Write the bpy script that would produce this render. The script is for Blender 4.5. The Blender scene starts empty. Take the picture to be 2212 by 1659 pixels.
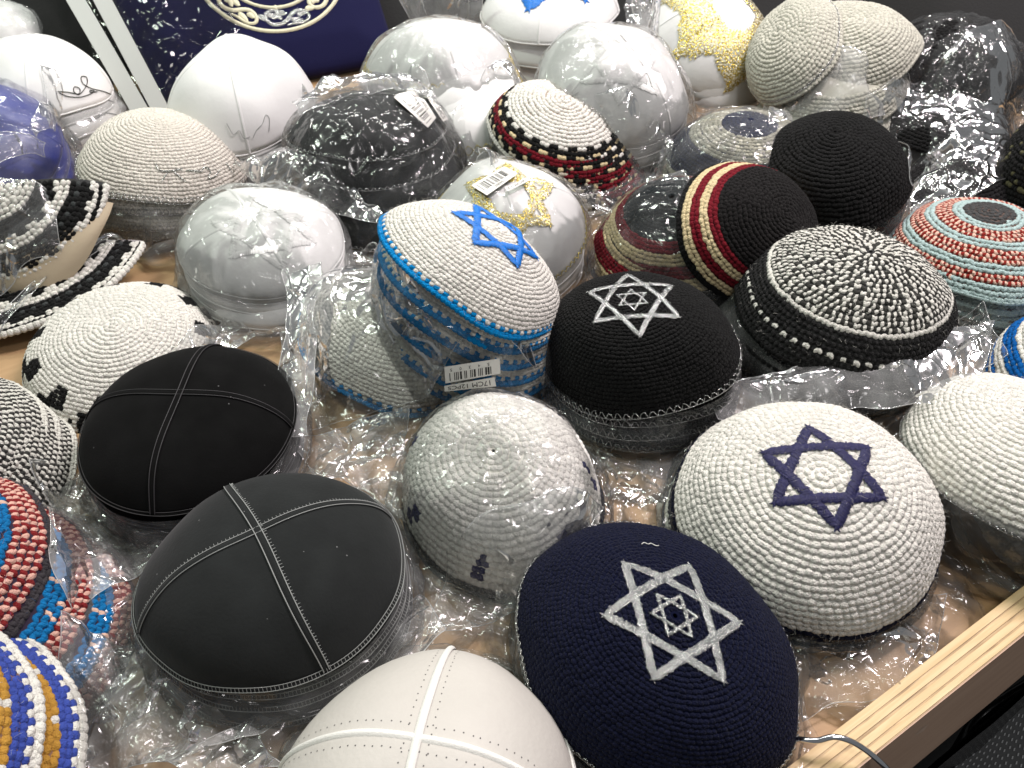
import bpy, math, random
import numpy as np
from mathutils import Matrix, Vector
from mathutils.bvhtree import BVHTree
rng = np.random.default_rng(7); random.seed(7)
SC = bpy.context.scene; COL = SC.collection
R_ = math.radians
WORLD_STRENGTH, EXPOSURE = .17, 0.
LAMPS = [((.80, 1.10, 1.55), (.05, .6, 0), .16, 31., (1, .89, .91), .55),       # pinkish lamp over the right side
         ((-.90, .95, 1.6), (-.1, .6, 0), .14, 11., (.88, 1, .85), .6),         # greenish lamp over the left side
         ((-.05, 1.8, 1.8), (0, .7, 0), .9, 15., (1, .98, .94), .08),           # tubes further down the hall
         ((.55, 2.3, 1.6), (.1, .8, 0), .08, 8., (1, .97, .94), .5),
         ((-.75, 2.1, 1.5), (-.1, .8, 0), .08, 7., (.96, 1, .94), .4),
         ((.35, -.15, 1.9), (.1, .5, 0), .3, 6., (1, .96, .95))]
# ------------------------------------------------------------------ camera
PITCH, CZ, HFOV = R_(47), 0.55, R_(65)
cam = bpy.data.cameras.new('camera'); cam.lens_unit = 'FOV'; cam.angle = HFOV
cam.clip_start = .02; cam.clip_end = 60
cam.dof.use_dof = True; cam.dof.focus_distance = .60; cam.dof.aperture_fstop = 17
camo = bpy.data.objects.new('camera', cam); COL.objects.link(camo)
camo.location = (0, 0, CZ); camo.rotation_euler = (R_(90) - PITCH, 0, 0)
SC.camera = camo
# ------------------------------------------------------------------ hall light (dim grey ambience) and lamps
w = bpy.data.worlds.new('World'); SC.world = w; w.use_nodes = True
bg = w.node_tree.nodes['Background']; bg.inputs[0].default_value = (.93, .97, 1, 1); bg.inputs[1].default_value = WORLD_STRENGTH
def lamp(loc, target, size, power, col, sy=None):
    l = bpy.data.lights.new('hall_lamp', 'AREA'); l.energy = power; l.color = col
    l.shape = 'RECTANGLE'; l.size = size; l.size_y = sy or size
    o = bpy.data.objects.new('hall_lamp', l); COL.objects.link(o); o.location = loc
    o.rotation_euler = (Vector(target) - Vector(loc)).to_track_quat('-Z', 'Y').to_euler()
for a in LAMPS: lamp(*a)
SC.view_settings.view_transform = 'Standard'; SC.view_settings.look = 'None'
SC.view_settings.exposure = EXPOSURE; SC.view_settings.gamma = 1
SC.cycles.max_bounces = 7; SC.cycles.transparent_max_bounces = 16; SC.cycles.diffuse_bounces = 3
SC.cycles.glossy_bounces = 3; SC.cycles.caustics_reflective = False; SC.cycles.caustics_refractive = False
SC.cycles.sample_clamp_indirect = 4
# ------------------------------------------------------------------ pixel ray -> point on a height (2212 px wide frame)
FPX = 1106 / math.tan(HFOV / 2)
FW = np.array([0, math.cos(PITCH), -math.sin(PITCH)]); UP = np.array([0, math.sin(PITCH), math.cos(PITCH)])
CAMP = np.array([0, 0, CZ])
def ray(px, py):
    d = FW + UP * (-(py - 829.5) / FPX) + np.array([1., 0, 0]) * ((px - 1106) / FPX); return d / np.linalg.norm(d)
def at(px, py, z=0.):
    d = ray(px, py); return CAMP + d * ((z - CZ) / d[2])
# ------------------------------------------------------------------ numpy noise
_P = rng.permutation(256); _P = np.concatenate([_P, _P]); _G = rng.normal(size=(256, 3)); _G /= np.linalg.norm(_G, axis=1)[:, None]
def noise(p):
    p = np.asarray(p, float); i = np.floor(p).astype(int); f = p - i; i &= 255
    u = f * f * f * (f * (f * 6 - 15) + 10); r = 0
    for a in (0, 1):
        for b in (0, 1):
            for c in (0, 1):
                h = _P[(_P[(_P[(i[..., 0] + a) & 255] + i[..., 1] + b) & 255] + i[..., 2] + c) & 255]
                g = (_G[h] * (f - np.array([a, b, c]))).sum(-1)
                r = r + g * np.where(a, u[..., 0], 1 - u[..., 0]) * np.where(b, u[..., 1], 1 - u[..., 1]) * np.where(c, u[..., 2], 1 - u[..., 2])
    return r
def crinkle(p, f=30., octv=4, gain=.52):                      # sharp-creased film relief, about -1..1
    p = np.asarray(p, float) * f
    p = p + .35 * np.stack([noise(p * .7 + 9), noise(p * .7 + 31), noise(p * .7 + 57)], -1)
    r, a, t = 0, 1., 0
    for o in range(octv):
        r = r + a * (1 - 2.6 * np.abs(noise(p + 17.3 * o))); t += a; a *= gain; p = p * 1.93
    return r / t - .42
_V = rng.uniform(-1, 1, 256); _RT = np.linalg.qr(rng.normal(size=(3, 3)))[0]
def facet(p):                                                  # piecewise-flat random relief (linear on a tetrahedral lattice)
    p = p @ _RT; i = np.floor(p).astype(int); f = p - i; o = np.argsort(-f, axis=-1); fs = np.take_along_axis(f, o, -1)
    hv = lambda q: _V[_P[(_P[(_P[q[..., 0] & 255] + q[..., 1]) & 255] + q[..., 2]) & 255]]
    e = np.eye(3, dtype=int)[o]; c0 = i; c1 = c0 + e[..., 0, :]; c2 = c1 + e[..., 1, :]; c3 = i + 1
    return hv(c0) * (1 - fs[..., 0]) + hv(c1) * (fs[..., 0] - fs[..., 1]) + hv(c2) * (fs[..., 1] - fs[..., 2]) + hv(c3) * fs[..., 2]
def crumple(p, f):
    p = np.asarray(p, float) * f; wq = np.stack([noise(p * .5 + 3), noise(p * .5 + 23), noise(p * .5 + 43)], -1); p = p * np.array([1., 1., .8]) + .5 * wq
    return .66 * facet(p * .8) + .34 * facet(p * 1.7 + 9.1) + .13 * facet(p * 3.6 + 4.7)
# ------------------------------------------------------------------ mesh and object helpers
def link(o, parent=None):
    COL.objects.link(o)
    if parent is not None: o.parent = parent
    return o
def mk(name, V, F, mat, parent=None, smooth=True, col=None, kind=None):
    """V (n,3); F: list of (k,3) / (k,4) index arrays"""
    V = np.asarray(V, np.float32).reshape(-1, 3); F = F if isinstance(F, list) else [F]
    F = [np.asarray(f, np.int32) for f in F if len(f)]
    me = bpy.data.meshes.new(name); me.vertices.add(len(V)); me.vertices.foreach_set('co', V.ravel())
    idx = np.concatenate([f.ravel() for f in F]); tot = np.concatenate([np.full(len(f), f.shape[1], np.int32) for f in F])
    me.loops.add(len(idx)); me.loops.foreach_set('vertex_index', idx); me.polygons.add(len(tot))
    st = np.concatenate([[0], np.cumsum(tot)[:-1]]).astype(np.int32)
    me.polygons.foreach_set('loop_start', st); me.polygons.foreach_set('loop_total', tot)
    me.polygons.foreach_set('use_smooth', np.full(len(tot), smooth)); me.update(calc_edges=True)
    if col is not None:
        a = me.color_attributes.new('Col', 'FLOAT_COLOR', 'POINT')
        c = np.ones((len(V), 4), np.float32); c[:, :3] = col; a.data.foreach_set('color', c.ravel())
    me.materials.append(mat); o = bpy.data.objects.new(name, me)
    if kind: o['kind'] = kind
    return link(o, parent)
def grid(nu, nv, wrap=False):                                  # index = a*nv + b ; wraps along b
    a = np.arange(nu - 1)[:, None]; b = np.arange(nv if wrap else nv - 1)[None]; b2 = (b + 1) % nv
    return np.stack([a * nv + b, (a + 1) * nv + b, (a + 1) * nv + b2, a * nv + b2], -1).reshape(-1, 4)
def tube(P, r, k=5, closed=False):
    P = np.asarray(P, float); T = (np.roll(P, -1, 0) - np.roll(P, 1, 0)) if closed else np.gradient(P, axis=0)
    T /= np.linalg.norm(T, axis=1)[:, None] + 1e-12
    ref = np.where(np.abs(T[:, 2:3]) > .9, np.array([[1., 0, 0]]), np.array([[0, 0, 1.]]))
    N = np.cross(T, ref); N /= np.linalg.norm(N, axis=1)[:, None] + 1e-12; B = np.cross(T, N)
    a = np.linspace(0, 2 * np.pi, k, endpoint=False); r = np.broadcast_to(np.asarray(r, float), (len(P),))
    V = P[:, None] + r[:, None, None] * (N[:, None] * np.cos(a)[None, :, None] + B[:, None] * np.sin(a)[None, :, None])
    n = len(P); F = grid(n, k, True)
    if closed:
        b = np.arange(k); F = np.concatenate([F, np.stack([(n - 1) * k + b, b, (b + 1) % k, (n - 1) * k + (b + 1) % k], 1)])
    return V.reshape(-1, 3), F
def merge(L):
    V, F, n = [], [], 0
    for v, f in L: V.append(v); F.append(np.asarray(f) + n); n += len(v)
    return np.concatenate(V), np.concatenate(F)
def boxmesh(x0, x1, y0, y1, z0, z1):
    V = np.array([(x, y, z) for x in (x0, x1) for y in (y0, y1) for z in (z0, z1)], float)
    return V, np.array([(0, 1, 3, 2), (4, 6, 7, 5), (0, 4, 5, 1), (2, 3, 7, 6), (0, 2, 6, 4), (1, 5, 7, 3)])
def thing(name, label, cat, M=None, group=None):
    o = bpy.data.objects.new(name, None); o.empty_display_size = .02; link(o)
    if M is not None: o.matrix_world = M
    o['label'] = label; o['category'] = cat
    if group: o['group'] = group
    return o
# ------------------------------------------------------------------ materials
def mat(name, base=(.8,) * 3, rough=.6, metal=0., sheen=0., bump=None, attr=False, var=.0, vscale=40., spec=.5, stretch=None, specks=None):
    m = bpy.data.materials.new(name); m.use_nodes = True; N = m.node_tree.nodes; Lk = m.node_tree.links
    b = N['Principled BSDF']; b.inputs['Base Color'].default_value = (*base, 1); b.inputs['Roughness'].default_value = rough
    b.inputs['Metallic'].default_value = metal; b.inputs['Sheen Weight'].default_value = sheen; b.inputs['Specular IOR Level'].default_value = spec
    tc = N.new('ShaderNodeTexCoord'); src = tc.outputs['Object']
    if stretch:
        mp = N.new('ShaderNodeMapping'); mp.inputs['Scale'].default_value = stretch; Lk.new(src, mp.inputs[0]); src = mp.outputs[0]
    if attr or var:
        if attr: a = N.new('ShaderNodeAttribute'); a.attribute_name = 'Col'; c = a.outputs['Color']
        else: a = N.new('ShaderNodeRGB'); a.outputs[0].default_value = (*base, 1); c = a.outputs[0]
        if var:
            n = N.new('ShaderNodeTexNoise'); n.inputs['Scale'].default_value = vscale; n.inputs['Detail'].default_value = 5; Lk.new(src, n.inputs['Vector'])
            r = N.new('ShaderNodeMapRange'); r.inputs[1].default_value = .25; r.inputs[2].default_value = .75; r.inputs[3].default_value = 1 - var; r.inputs[4].default_value = 1 + var
            Lk.new(n.outputs[0], r.inputs[0]); v = N.new('ShaderNodeVectorMath'); v.operation = 'SCALE'
            Lk.new(c, v.inputs[0]); Lk.new(r.outputs[0], v.inputs['Scale']); c = v.outputs[0]
        if specks:                                             # sparse lint
            vo = N.new('ShaderNodeTexVoronoi'); vo.inputs['Scale'].default_value = specks[1]; Lk.new(src, vo.inputs['Vector']); sx = N.new('ShaderNodeSeparateColor'); Lk.new(vo.outputs['Color'], sx.inputs[0])
            g1 = N.new('ShaderNodeMath'); g1.operation = 'GREATER_THAN'; g1.inputs[1].default_value = .988; Lk.new(sx.outputs[0], g1.inputs[0]); g2 = N.new('ShaderNodeMath'); g2.operation = 'LESS_THAN'; g2.inputs[1].default_value = .16; Lk.new(vo.outputs['Distance'], g2.inputs[0])
            g3 = N.new('ShaderNodeMath'); g3.operation = 'MULTIPLY'; Lk.new(g1.outputs[0], g3.inputs[0]); Lk.new(g2.outputs[0], g3.inputs[1]); mx = N.new('ShaderNodeMix'); mx.data_type = 'RGBA'; mx.inputs[7].default_value = (specks[0],) * 3 + (1,)
            Lk.new(g3.outputs[0], mx.inputs[0]); Lk.new(c, mx.inputs[6]); c = mx.outputs[2]
        Lk.new(c, b.inputs['Base Color'])
    if bump:
        sc, st = bump; n = N.new('ShaderNodeTexNoise'); n.inputs['Scale'].default_value = sc; n.inputs['Detail'].default_value = 4
        Lk.new(src, n.inputs['Vector']); bp = N.new('ShaderNodeBump'); bp.inputs['Strength'].default_value = st; bp.inputs['Distance'].default_value = .002
        Lk.new(n.outputs[0], bp.inputs['Height']); Lk.new(bp.outputs[0], b.inputs['Normal'])
    return m
def film_mat(name, haze, tint=(.985, .99, .985), rough=.06, bump=.35, scale=70.):
    m = bpy.data.materials.new(name); m.use_nodes = True; N = m.node_tree.nodes; Lk = m.node_tree.links; N.clear()
    out = N.new('ShaderNodeOutputMaterial'); tr = N.new('ShaderNodeBsdfTransparent'); tr.inputs[0].default_value = (*tint, 1)
    gl = N.new('ShaderNodeBsdfGlossy'); gl.inputs['Roughness'].default_value = rough; gl.inputs[0].default_value = (1, 1, 1, 1)
    df = N.new('ShaderNodeBsdfDiffuse'); df.inputs[0].default_value = (.95, .96, .96, 1)
    tl = N.new('ShaderNodeBsdfTranslucent'); tl.inputs[0].default_value = (.95, .96, .96, 1)
    hz = N.new('ShaderNodeMixShader'); hz.inputs[0].default_value = .35; Lk.new(df.outputs[0], hz.inputs[1]); Lk.new(tl.outputs[0], hz.inputs[2])
    tc = N.new('ShaderNodeTexCoord'); wn = N.new('ShaderNodeTexNoise'); wn.inputs['Scale'].default_value = 30; wn.inputs['Detail'].default_value = 1; Lk.new(tc.outputs['Object'], wn.inputs['Vector'])
    wa = N.new('ShaderNodeVectorMath'); wa.operation = 'MULTIPLY_ADD'; wa.inputs[1].default_value = (.022,) * 3; Lk.new(wn.outputs['Color'], wa.inputs[0]); Lk.new(tc.outputs['Object'], wa.inputs[2]); hs = []
    for sc_v, wd_v, am_v in ((scale * .30, .06, 1.2), (scale * .70, .09, .35)):                               # straight pressed creases at two sizes
        vo = N.new('ShaderNodeTexVoronoi'); vo.feature = 'DISTANCE_TO_EDGE'; vo.inputs['Scale'].default_value = sc_v; Lk.new(wa.outputs[0], vo.inputs['Vector'])
        mr = N.new('ShaderNodeMapRange'); mr.interpolation_type = 'SMOOTHSTEP'; mr.inputs[1].default_value = 0; mr.inputs[2].default_value = wd_v; mr.inputs[3].default_value = am_v * 50 / sc_v; mr.inputs[4].default_value = 0; Lk.new(vo.outputs['Distance'], mr.inputs[0]); hs.append(mr.outputs[0])
    n1 = N.new('ShaderNodeTexNoise'); n1.inputs['Scale'].default_value = scale * .6; n1.inputs['Detail'].default_value = 2; n1.noise_type = 'RIDGED_MULTIFRACTAL'; n1.normalize = True; Lk.new(tc.outputs['Object'], n1.inputs['Vector'])
    s1_ = N.new('ShaderNodeMath'); Lk.new(hs[0], s1_.inputs[0]); Lk.new(hs[1], s1_.inputs[1]); s2_ = N.new('ShaderNodeMath'); s2_.operation = 'MULTIPLY_ADD'; s2_.inputs[1].default_value = .06; Lk.new(n1.outputs[0], s2_.inputs[0]); Lk.new(s1_.outputs[0], s2_.inputs[2])
    bp = N.new('ShaderNodeBump'); bp.inputs['Strength'].default_value = bump; bp.inputs['Distance'].default_value = .0032
    Lk.new(s2_.outputs[0], bp.inputs['Height']); Lk.new(bp.outputs[0], gl.inputs['Normal'])
    n2 = N.new('ShaderNodeTexNoise'); n2.inputs['Scale'].default_value = 28; n2.inputs['Detail'].default_value = 2; Lk.new(tc.outputs['Object'], n2.inputs['Vector'])
    hr = N.new('ShaderNodeMapRange'); hr.inputs[1].default_value = .3; hr.inputs[2].default_value = .75; hr.inputs[3].default_value = haze * .35; hr.inputs[4].default_value = haze * 1.7
    Lk.new(n2.outputs[0], hr.inputs[0])
    m1 = N.new('ShaderNodeMixShader'); Lk.new(hr.outputs[0], m1.inputs[0]); Lk.new(tr.outputs[0], m1.inputs[1]); Lk.new(hz.outputs[0], m1.inputs[2])
    fr = N.new('ShaderNodeFresnel'); fr.inputs[0].default_value = 1.5; mu = N.new('ShaderNodeMath'); mu.operation = 'MULTIPLY'; mu.inputs[1].default_value = .72; mu.use_clamp = True
    Lk.new(fr.outputs[0], mu.inputs[0])
    m2 = N.new('ShaderNodeMixShader'); Lk.new(mu.outputs[0], m2.inputs[0]); Lk.new(m1.outputs[0], m2.inputs[1]); Lk.new(gl.outputs[0], m2.inputs[2])
    Lk.new(m2.outputs[0], out.inputs[0]); return m
def wood_mat(name, c1, c2, stretch, scale=9., rough=.55):
    m = bpy.data.materials.new(name); m.use_nodes = True; N = m.node_tree.nodes; Lk = m.node_tree.links; b = N['Principled BSDF']; b.inputs['Roughness'].default_value = rough
    tc = N.new('ShaderNodeTexCoord'); mp = N.new('ShaderNodeMapping'); mp.inputs['Scale'].default_value = stretch; Lk.new(tc.outputs['Object'], mp.inputs[0])
    n = N.new('ShaderNodeTexNoise'); n.inputs['Scale'].default_value = scale; n.inputs['Detail'].default_value = 8; n.inputs['Distortion'].default_value = .6; Lk.new(mp.outputs[0], n.inputs['Vector'])
    r = N.new('ShaderNodeValToRGB'); r.color_ramp.elements[0].position = .3; r.color_ramp.elements[1].position = .7
    r.color_ramp.elements[0].color = (*c1, 1); r.color_ramp.elements[1].color = (*c2, 1); Lk.new(n.outputs[0], r.inputs[0]); Lk.new(r.outputs[0], b.inputs['Base Color'])
    bp = N.new('ShaderNodeBump'); bp.inputs['Strength'].default_value = .15; bp.inputs['Distance'].default_value = .001; Lk.new(n.outputs[0], bp.inputs['Height']); Lk.new(bp.outputs[0], b.inputs['Normal'])
    return m
WHITE = (.74, .72, .66)
M_YARN = mat('yarn', rough=.95, attr=True, var=.16, vscale=260., bump=(800, .85), sheen=.04, spec=.12)
M_CORE = mat('yarn_core', rough=1, attr=True, spec=.1)
M_SATIN = mat('white_satin', (.84, .84, .82), .45, sheen=.2, bump=(34, .55), spec=.5)
M_BLUESATIN = mat('royal_blue_satin', (.022, .035, .26), .36, sheen=.2, bump=(500, .1))
M_LEATHER = mat('charcoal_suede', (.0125, .0140, .0140), .85, sheen=.10, bump=(420, .14), var=.25, vscale=38, spec=.15, specks=(.16, 300))
M_BLEATHER = mat('black_leather', (.006, .0065, .007), .6, sheen=.03, bump=(420, .3), var=.2, vscale=38, spec=.3)
M_SUEDE = mat('black_suede', (.006, .006, .006), .95, sheen=.03, bump=(600, .12), var=.3, vscale=40, spec=.04, specks=(.10, 260))
M_WLEATHER = mat('white_leather', (.54, .515, .47), .62, bump=(260, .16), var=.05, vscale=22)
M_GREYTHREAD = mat('grey_thread', (.28, .29, .28), .6)
M_DARKTHREAD = mat('dark_thread', (.035, .033, .035), .6)
M_WHITETHREAD = mat('white_thread', (.80, .79, .74), .6, bump=(1500, .3))
M_BLACKTHREAD = mat('black_thread', (.012, .012, .012), .6)
M_SILVER = mat('silver_thread', (.62, .63, .62), .24, metal=.95, bump=(1100, 1.0), var=.35, vscale=900)
M_GOLD = mat('gold_foil', (.80, .62, .14), .25, metal=.9, bump=(260, 1.0), var=.3, vscale=150)
def glitter_mat():
    m = mat('gold_glitter', (.78, .62, .20), .22, metal=.9, bump=(420, 1.0)); N = m.node_tree.nodes; Lk = m.node_tree.links; b = N['Principled BSDF']; tc = N.new('ShaderNodeTexCoord')
    n = N.new('ShaderNodeTexNoise'); n.inputs['Scale'].default_value = 430; n.inputs['Detail'].default_value = 3; Lk.new(tc.outputs['Object'], n.inputs['Vector']); r = N.new('ShaderNodeValToRGB')
    for e, (p, c) in zip(r.color_ramp.elements, ((.42, (.80, .78, .66, 1)), (.56, (.80, .62, .12, 1)))): e.position = p; e.color = c
    Lk.new(n.outputs[0], r.inputs[0]); Lk.new(r.outputs[0], b.inputs['Base Color']); k = N.new('ShaderNodeMapRange'); k.inputs[1].default_value = .42; k.inputs[2].default_value = .54; Lk.new(n.outputs[0], k.inputs[0]); Lk.new(k.outputs[0], b.inputs['Metallic']); return m
M_GLITTER = glitter_mat()
M_GOLDTHREAD = mat('gold_thread', (.62, .50, .12), .35, metal=.5)
M_NAVYTHREAD = mat('navy_thread', (.004, .004, .062), .45, bump=(1500, .5), var=.4, vscale=600)
M_BLUETHREAD = mat('blue_thread', (.0, .17, .62), .40, bump=(2500, .3), var=.2, vscale=600)
M_CREAMTHREAD = mat('cream_thread', (.70, .66, .47), .45, bump=(2500, .3), var=.15, vscale=600)
M_VELVET = mat('navy_velvet', (.005, .005, .038), .9, sheen=.04, bump=(800, .2), spec=.2)
M_PAPER = mat('sticker_paper', (.80, .79, .74), .5)
M_INK = mat('black_ink', (.012, .012, .012), .6)
M_LINING = mat('beige_lining', (.52, .43, .30), .8, bump=(300, .08))
M_GREYPLASTIC = mat('grey_plastic', (.42, .43, .41), .4)
M_BLACK = mat('backdrop_cloth', (.006, .006, .006), .9, bump=(300, .3))
M_BLACKVINYL = mat('black_vinyl', (.008, .008, .008), .25, bump=(60, .3))
M_MESHCLOTH = mat('grey_mesh_cloth', (.085, .085, .085), .7, bump=(400, .2))
M_CHROME = mat('chrome', (.75, .75, .78), .12, metal=1)
M_TABLE = wood_mat('table_plywood', (.36, .22, .105), (.47, .30, .155), (1.5, 16, 4), 5.)
M_PLYLIGHT = wood_mat('ply_light', (.62, .43, .21), (.76, .57, .32), (4, 60, 60), 4.)
M_PLYDARK = wood_mat('ply_dark', (.32, .21, .10), (.66, .48, .27), (14, 120, 60), 3.)
M_VENEER = wood_mat('veneer', (.52, .34, .24), (.62, .43, .31), (2, 30, 30), 5.)
M_FILM = film_mat('clear_film', .078, bump=.55, rough=.13)
M_MILKY = film_mat('milky_film', .22, rough=.16, bump=.55)
M_CLEAR = film_mat('very_clear_film', .034, rough=.12, bump=.40)
M_SLEEVE = film_mat('sleeve_film', .004, rough=.05, bump=.3)
M_EDGE = film_mat('film_edge', .45, bump=.1)
# ------------------------------------------------------------------ kippah geometry
FIT = {
'AA': (0.2234, 0.3472, 0.0349, 0.1453, -0.0844, 0.0973, 0.0581, 1.0235, -0.1619),
'Z': (0.0955, 0.2361, 0.038, 0.0757, 0.0796, 0.092, 0.055, 0.9158, 0.8276),
'X': (-0.1699, 0.2923, 0.038, -0.0877, -0.0272, 0.0915, 0.0498, 1.0292, 0.2083),
'W': (-0.2625, 0.424, 0.0469, -0.0087, 0.0684, 0.0857, 0.0384, 0.959, -0.2988),
'Y': (-0.0517, 0.1377, 0.047, -0.2647, 0.0215, 0.0951, 0.0628, 0.9301, -0.3424),
'V': (-0.3698, 0.5445, 0.004, 0.0976, 0.1321, 0.0896, 0.0465, 0.9784, -0.3904),
'AD': (-0.036, 0.5631, 0.0936, -0.2327, 0.5579, 0.0882, 0.0482, 1.034, 0.0822),
'AE': (0.1105, 0.5142, 0.0415, -0.0966, -0.2752, 0.086, 0.0655, 0.9084, 0.8551),
'AF': (0.3069, 0.5592, 0.0498, -0.0281, 0.0773, 0.0989, 0.0675, 1.0349, 0.0064),
'AG': (0.4753, 0.6598, 0.0365, -0.2023, -0.0249, 0.0886, 0.0483, 0.9417, -0.0923),
'O': (0.3462, 0.7657, 0.0564, 0.065, -0.1648, 0.0861, 0.063, 0.9516, -0.4315),
'Q': (0.054, 0.8751, 0.0522, 0.1154, 0.159, 0.0846, 0.0457, 1.014, -0.1307),
'F': (-0.3961, 0.8089, 0.0474, -0.1602, 0.2166, 0.0901, 0.0563, 0.9236, -0.4618),
'E': (-0.3284, 0.9137, 0.0647, 0.1287, 0.0541, 0.0895, 0.0756, 0.9117, -0.4337),
'B': (-0.6035, 0.9805, 0.0531, -0.153, 0.144, 0.0845, 0.0643, 0.9939, -0.0723),
'G': (-0.1654, 0.8472, 0.0681, -0.2039, 0.0211, 0.0909, 0.0413, 0.9637, -0.5846),
'H': (-0.0951, 1.0173, 0.0495, -0.1167, -0.0316, 0.0994, 0.0715, 1.0277, 0.0),
'I': (0.0553, 1.1708, 0.0744, 0.0852, -0.0666, 0.094, 0.051, 1.0653, 0.1877),
'J': (0.1244, 0.9398, 0.0739, 0.2209, 0.0908, 0.0964, 0.0635, 0.9341, 0.5823),
'K': (0.2712, 1.1052, 0.0565, 0.372, 0.3483, 0.0922, 0.0674, 0.9671, 0.1544),
'L': (0.3567, 1.0035, 0.0933, 0.1407, -0.8034, 0.0719, 0.04, 0.894, -0.2905),
'M': (0.5616, 1.0044, 0.0622, 0.0935, -0.2268, 0.0911, 0.058, 0.9635, 0.2221),
'P': (0.2674, 0.8225, 0.0429, -0.0614, -0.029, 0.0865, 0.051, 0.992, -0.0198),
'R': (-0.0056, 0.6959, 0.0447, 0.1661, -0.0247, 0.0859, 0.0562, 0.959, 0.4564),
'U': (-0.2572, 0.6685, 0.047, 0.1617, 0.022, 0.0808, 0.0355, 1.0893, -0.3084),
'S': (-0.6141, 0.8387, 0.0482, 0.327, 0.0625, 0.0909, 0.0552, 0.9286, 0.2622),
'AJ': (-0.4666, 0.3938, 0.0314, 0.1078, -0.0182, 0.0886, 0.058, 0.9596, 0.5569),
'AK': (-0.4082, 0.2782, 0.0466, 0.0501, -0.1042, 0.0873, 0.0582, 0.9792, 0.3632),
'AL': (-0.3556, 0.1484, 0.0579, 0.1013, -0.129, 0.0905, 0.058, 0.9386, 0.4775),
'AB': (0.3927, 0.3913, 0.0456, -0.2312, -0.0717, 0.0838, 0.0471, 0.8757, 0.0102),
'AC': (-0.0091, 0.3784, 0.0152, 0.0598, -0.0818, 0.0842, 0.0606, 0.9358, 0.3321),
'AH': (0.2357, 0.6603, 0.0608, 0.484, 0.5365, 0.082, 0.0547, 1.1109, 0.321),
'AH2': (0.1759, 0.6843, 0.0322, 0.0059, -0.272, 0.086, 0.0589, 0.9433, 0.446),
'AD2': (-0.116, 0.552, 0.018, 0.0636, 0.1229, 0.0848, 0.0513, 1.1349, -0.6851),
'AI': (0.516, 0.4843, 0.0307, -0.0374, -0.0545, 0.0857, 0.0588, 0.9948, -0.0633),
'T': (-0.5048, 0.6961, 0.0789, 0.501, -0.1193, 0.0951, 0.03, 1.0397, 0.5844),
'T2': (-0.502, 0.6719, 0.0228, 0.0518, -0.1106, 0.1156, 0.012, 1.0436, 0.6514),
'L2': (0.4175, 1.0034, 0.0925, 0.163, -0.322, 0.0837, 0.0469, 0.905, -2.1745),
'A': (-0.7205, 1.1195, 0.0483, -0.0786, -0.0526, 0.0841, 0.0539, 0.9925, -0.0201),
'AM': (0.6286, 0.7853, 0.0536, -0.1315, -0.311, 0.0837, 0.071, 0.9654, -0.3676),
'AC2': (0.4334, 0.3601, -0.0074, -0.1119, -0.614, 0.0764, 0.0458, 1.076, 0.269),
}
AA_ = R_(75)
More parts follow.
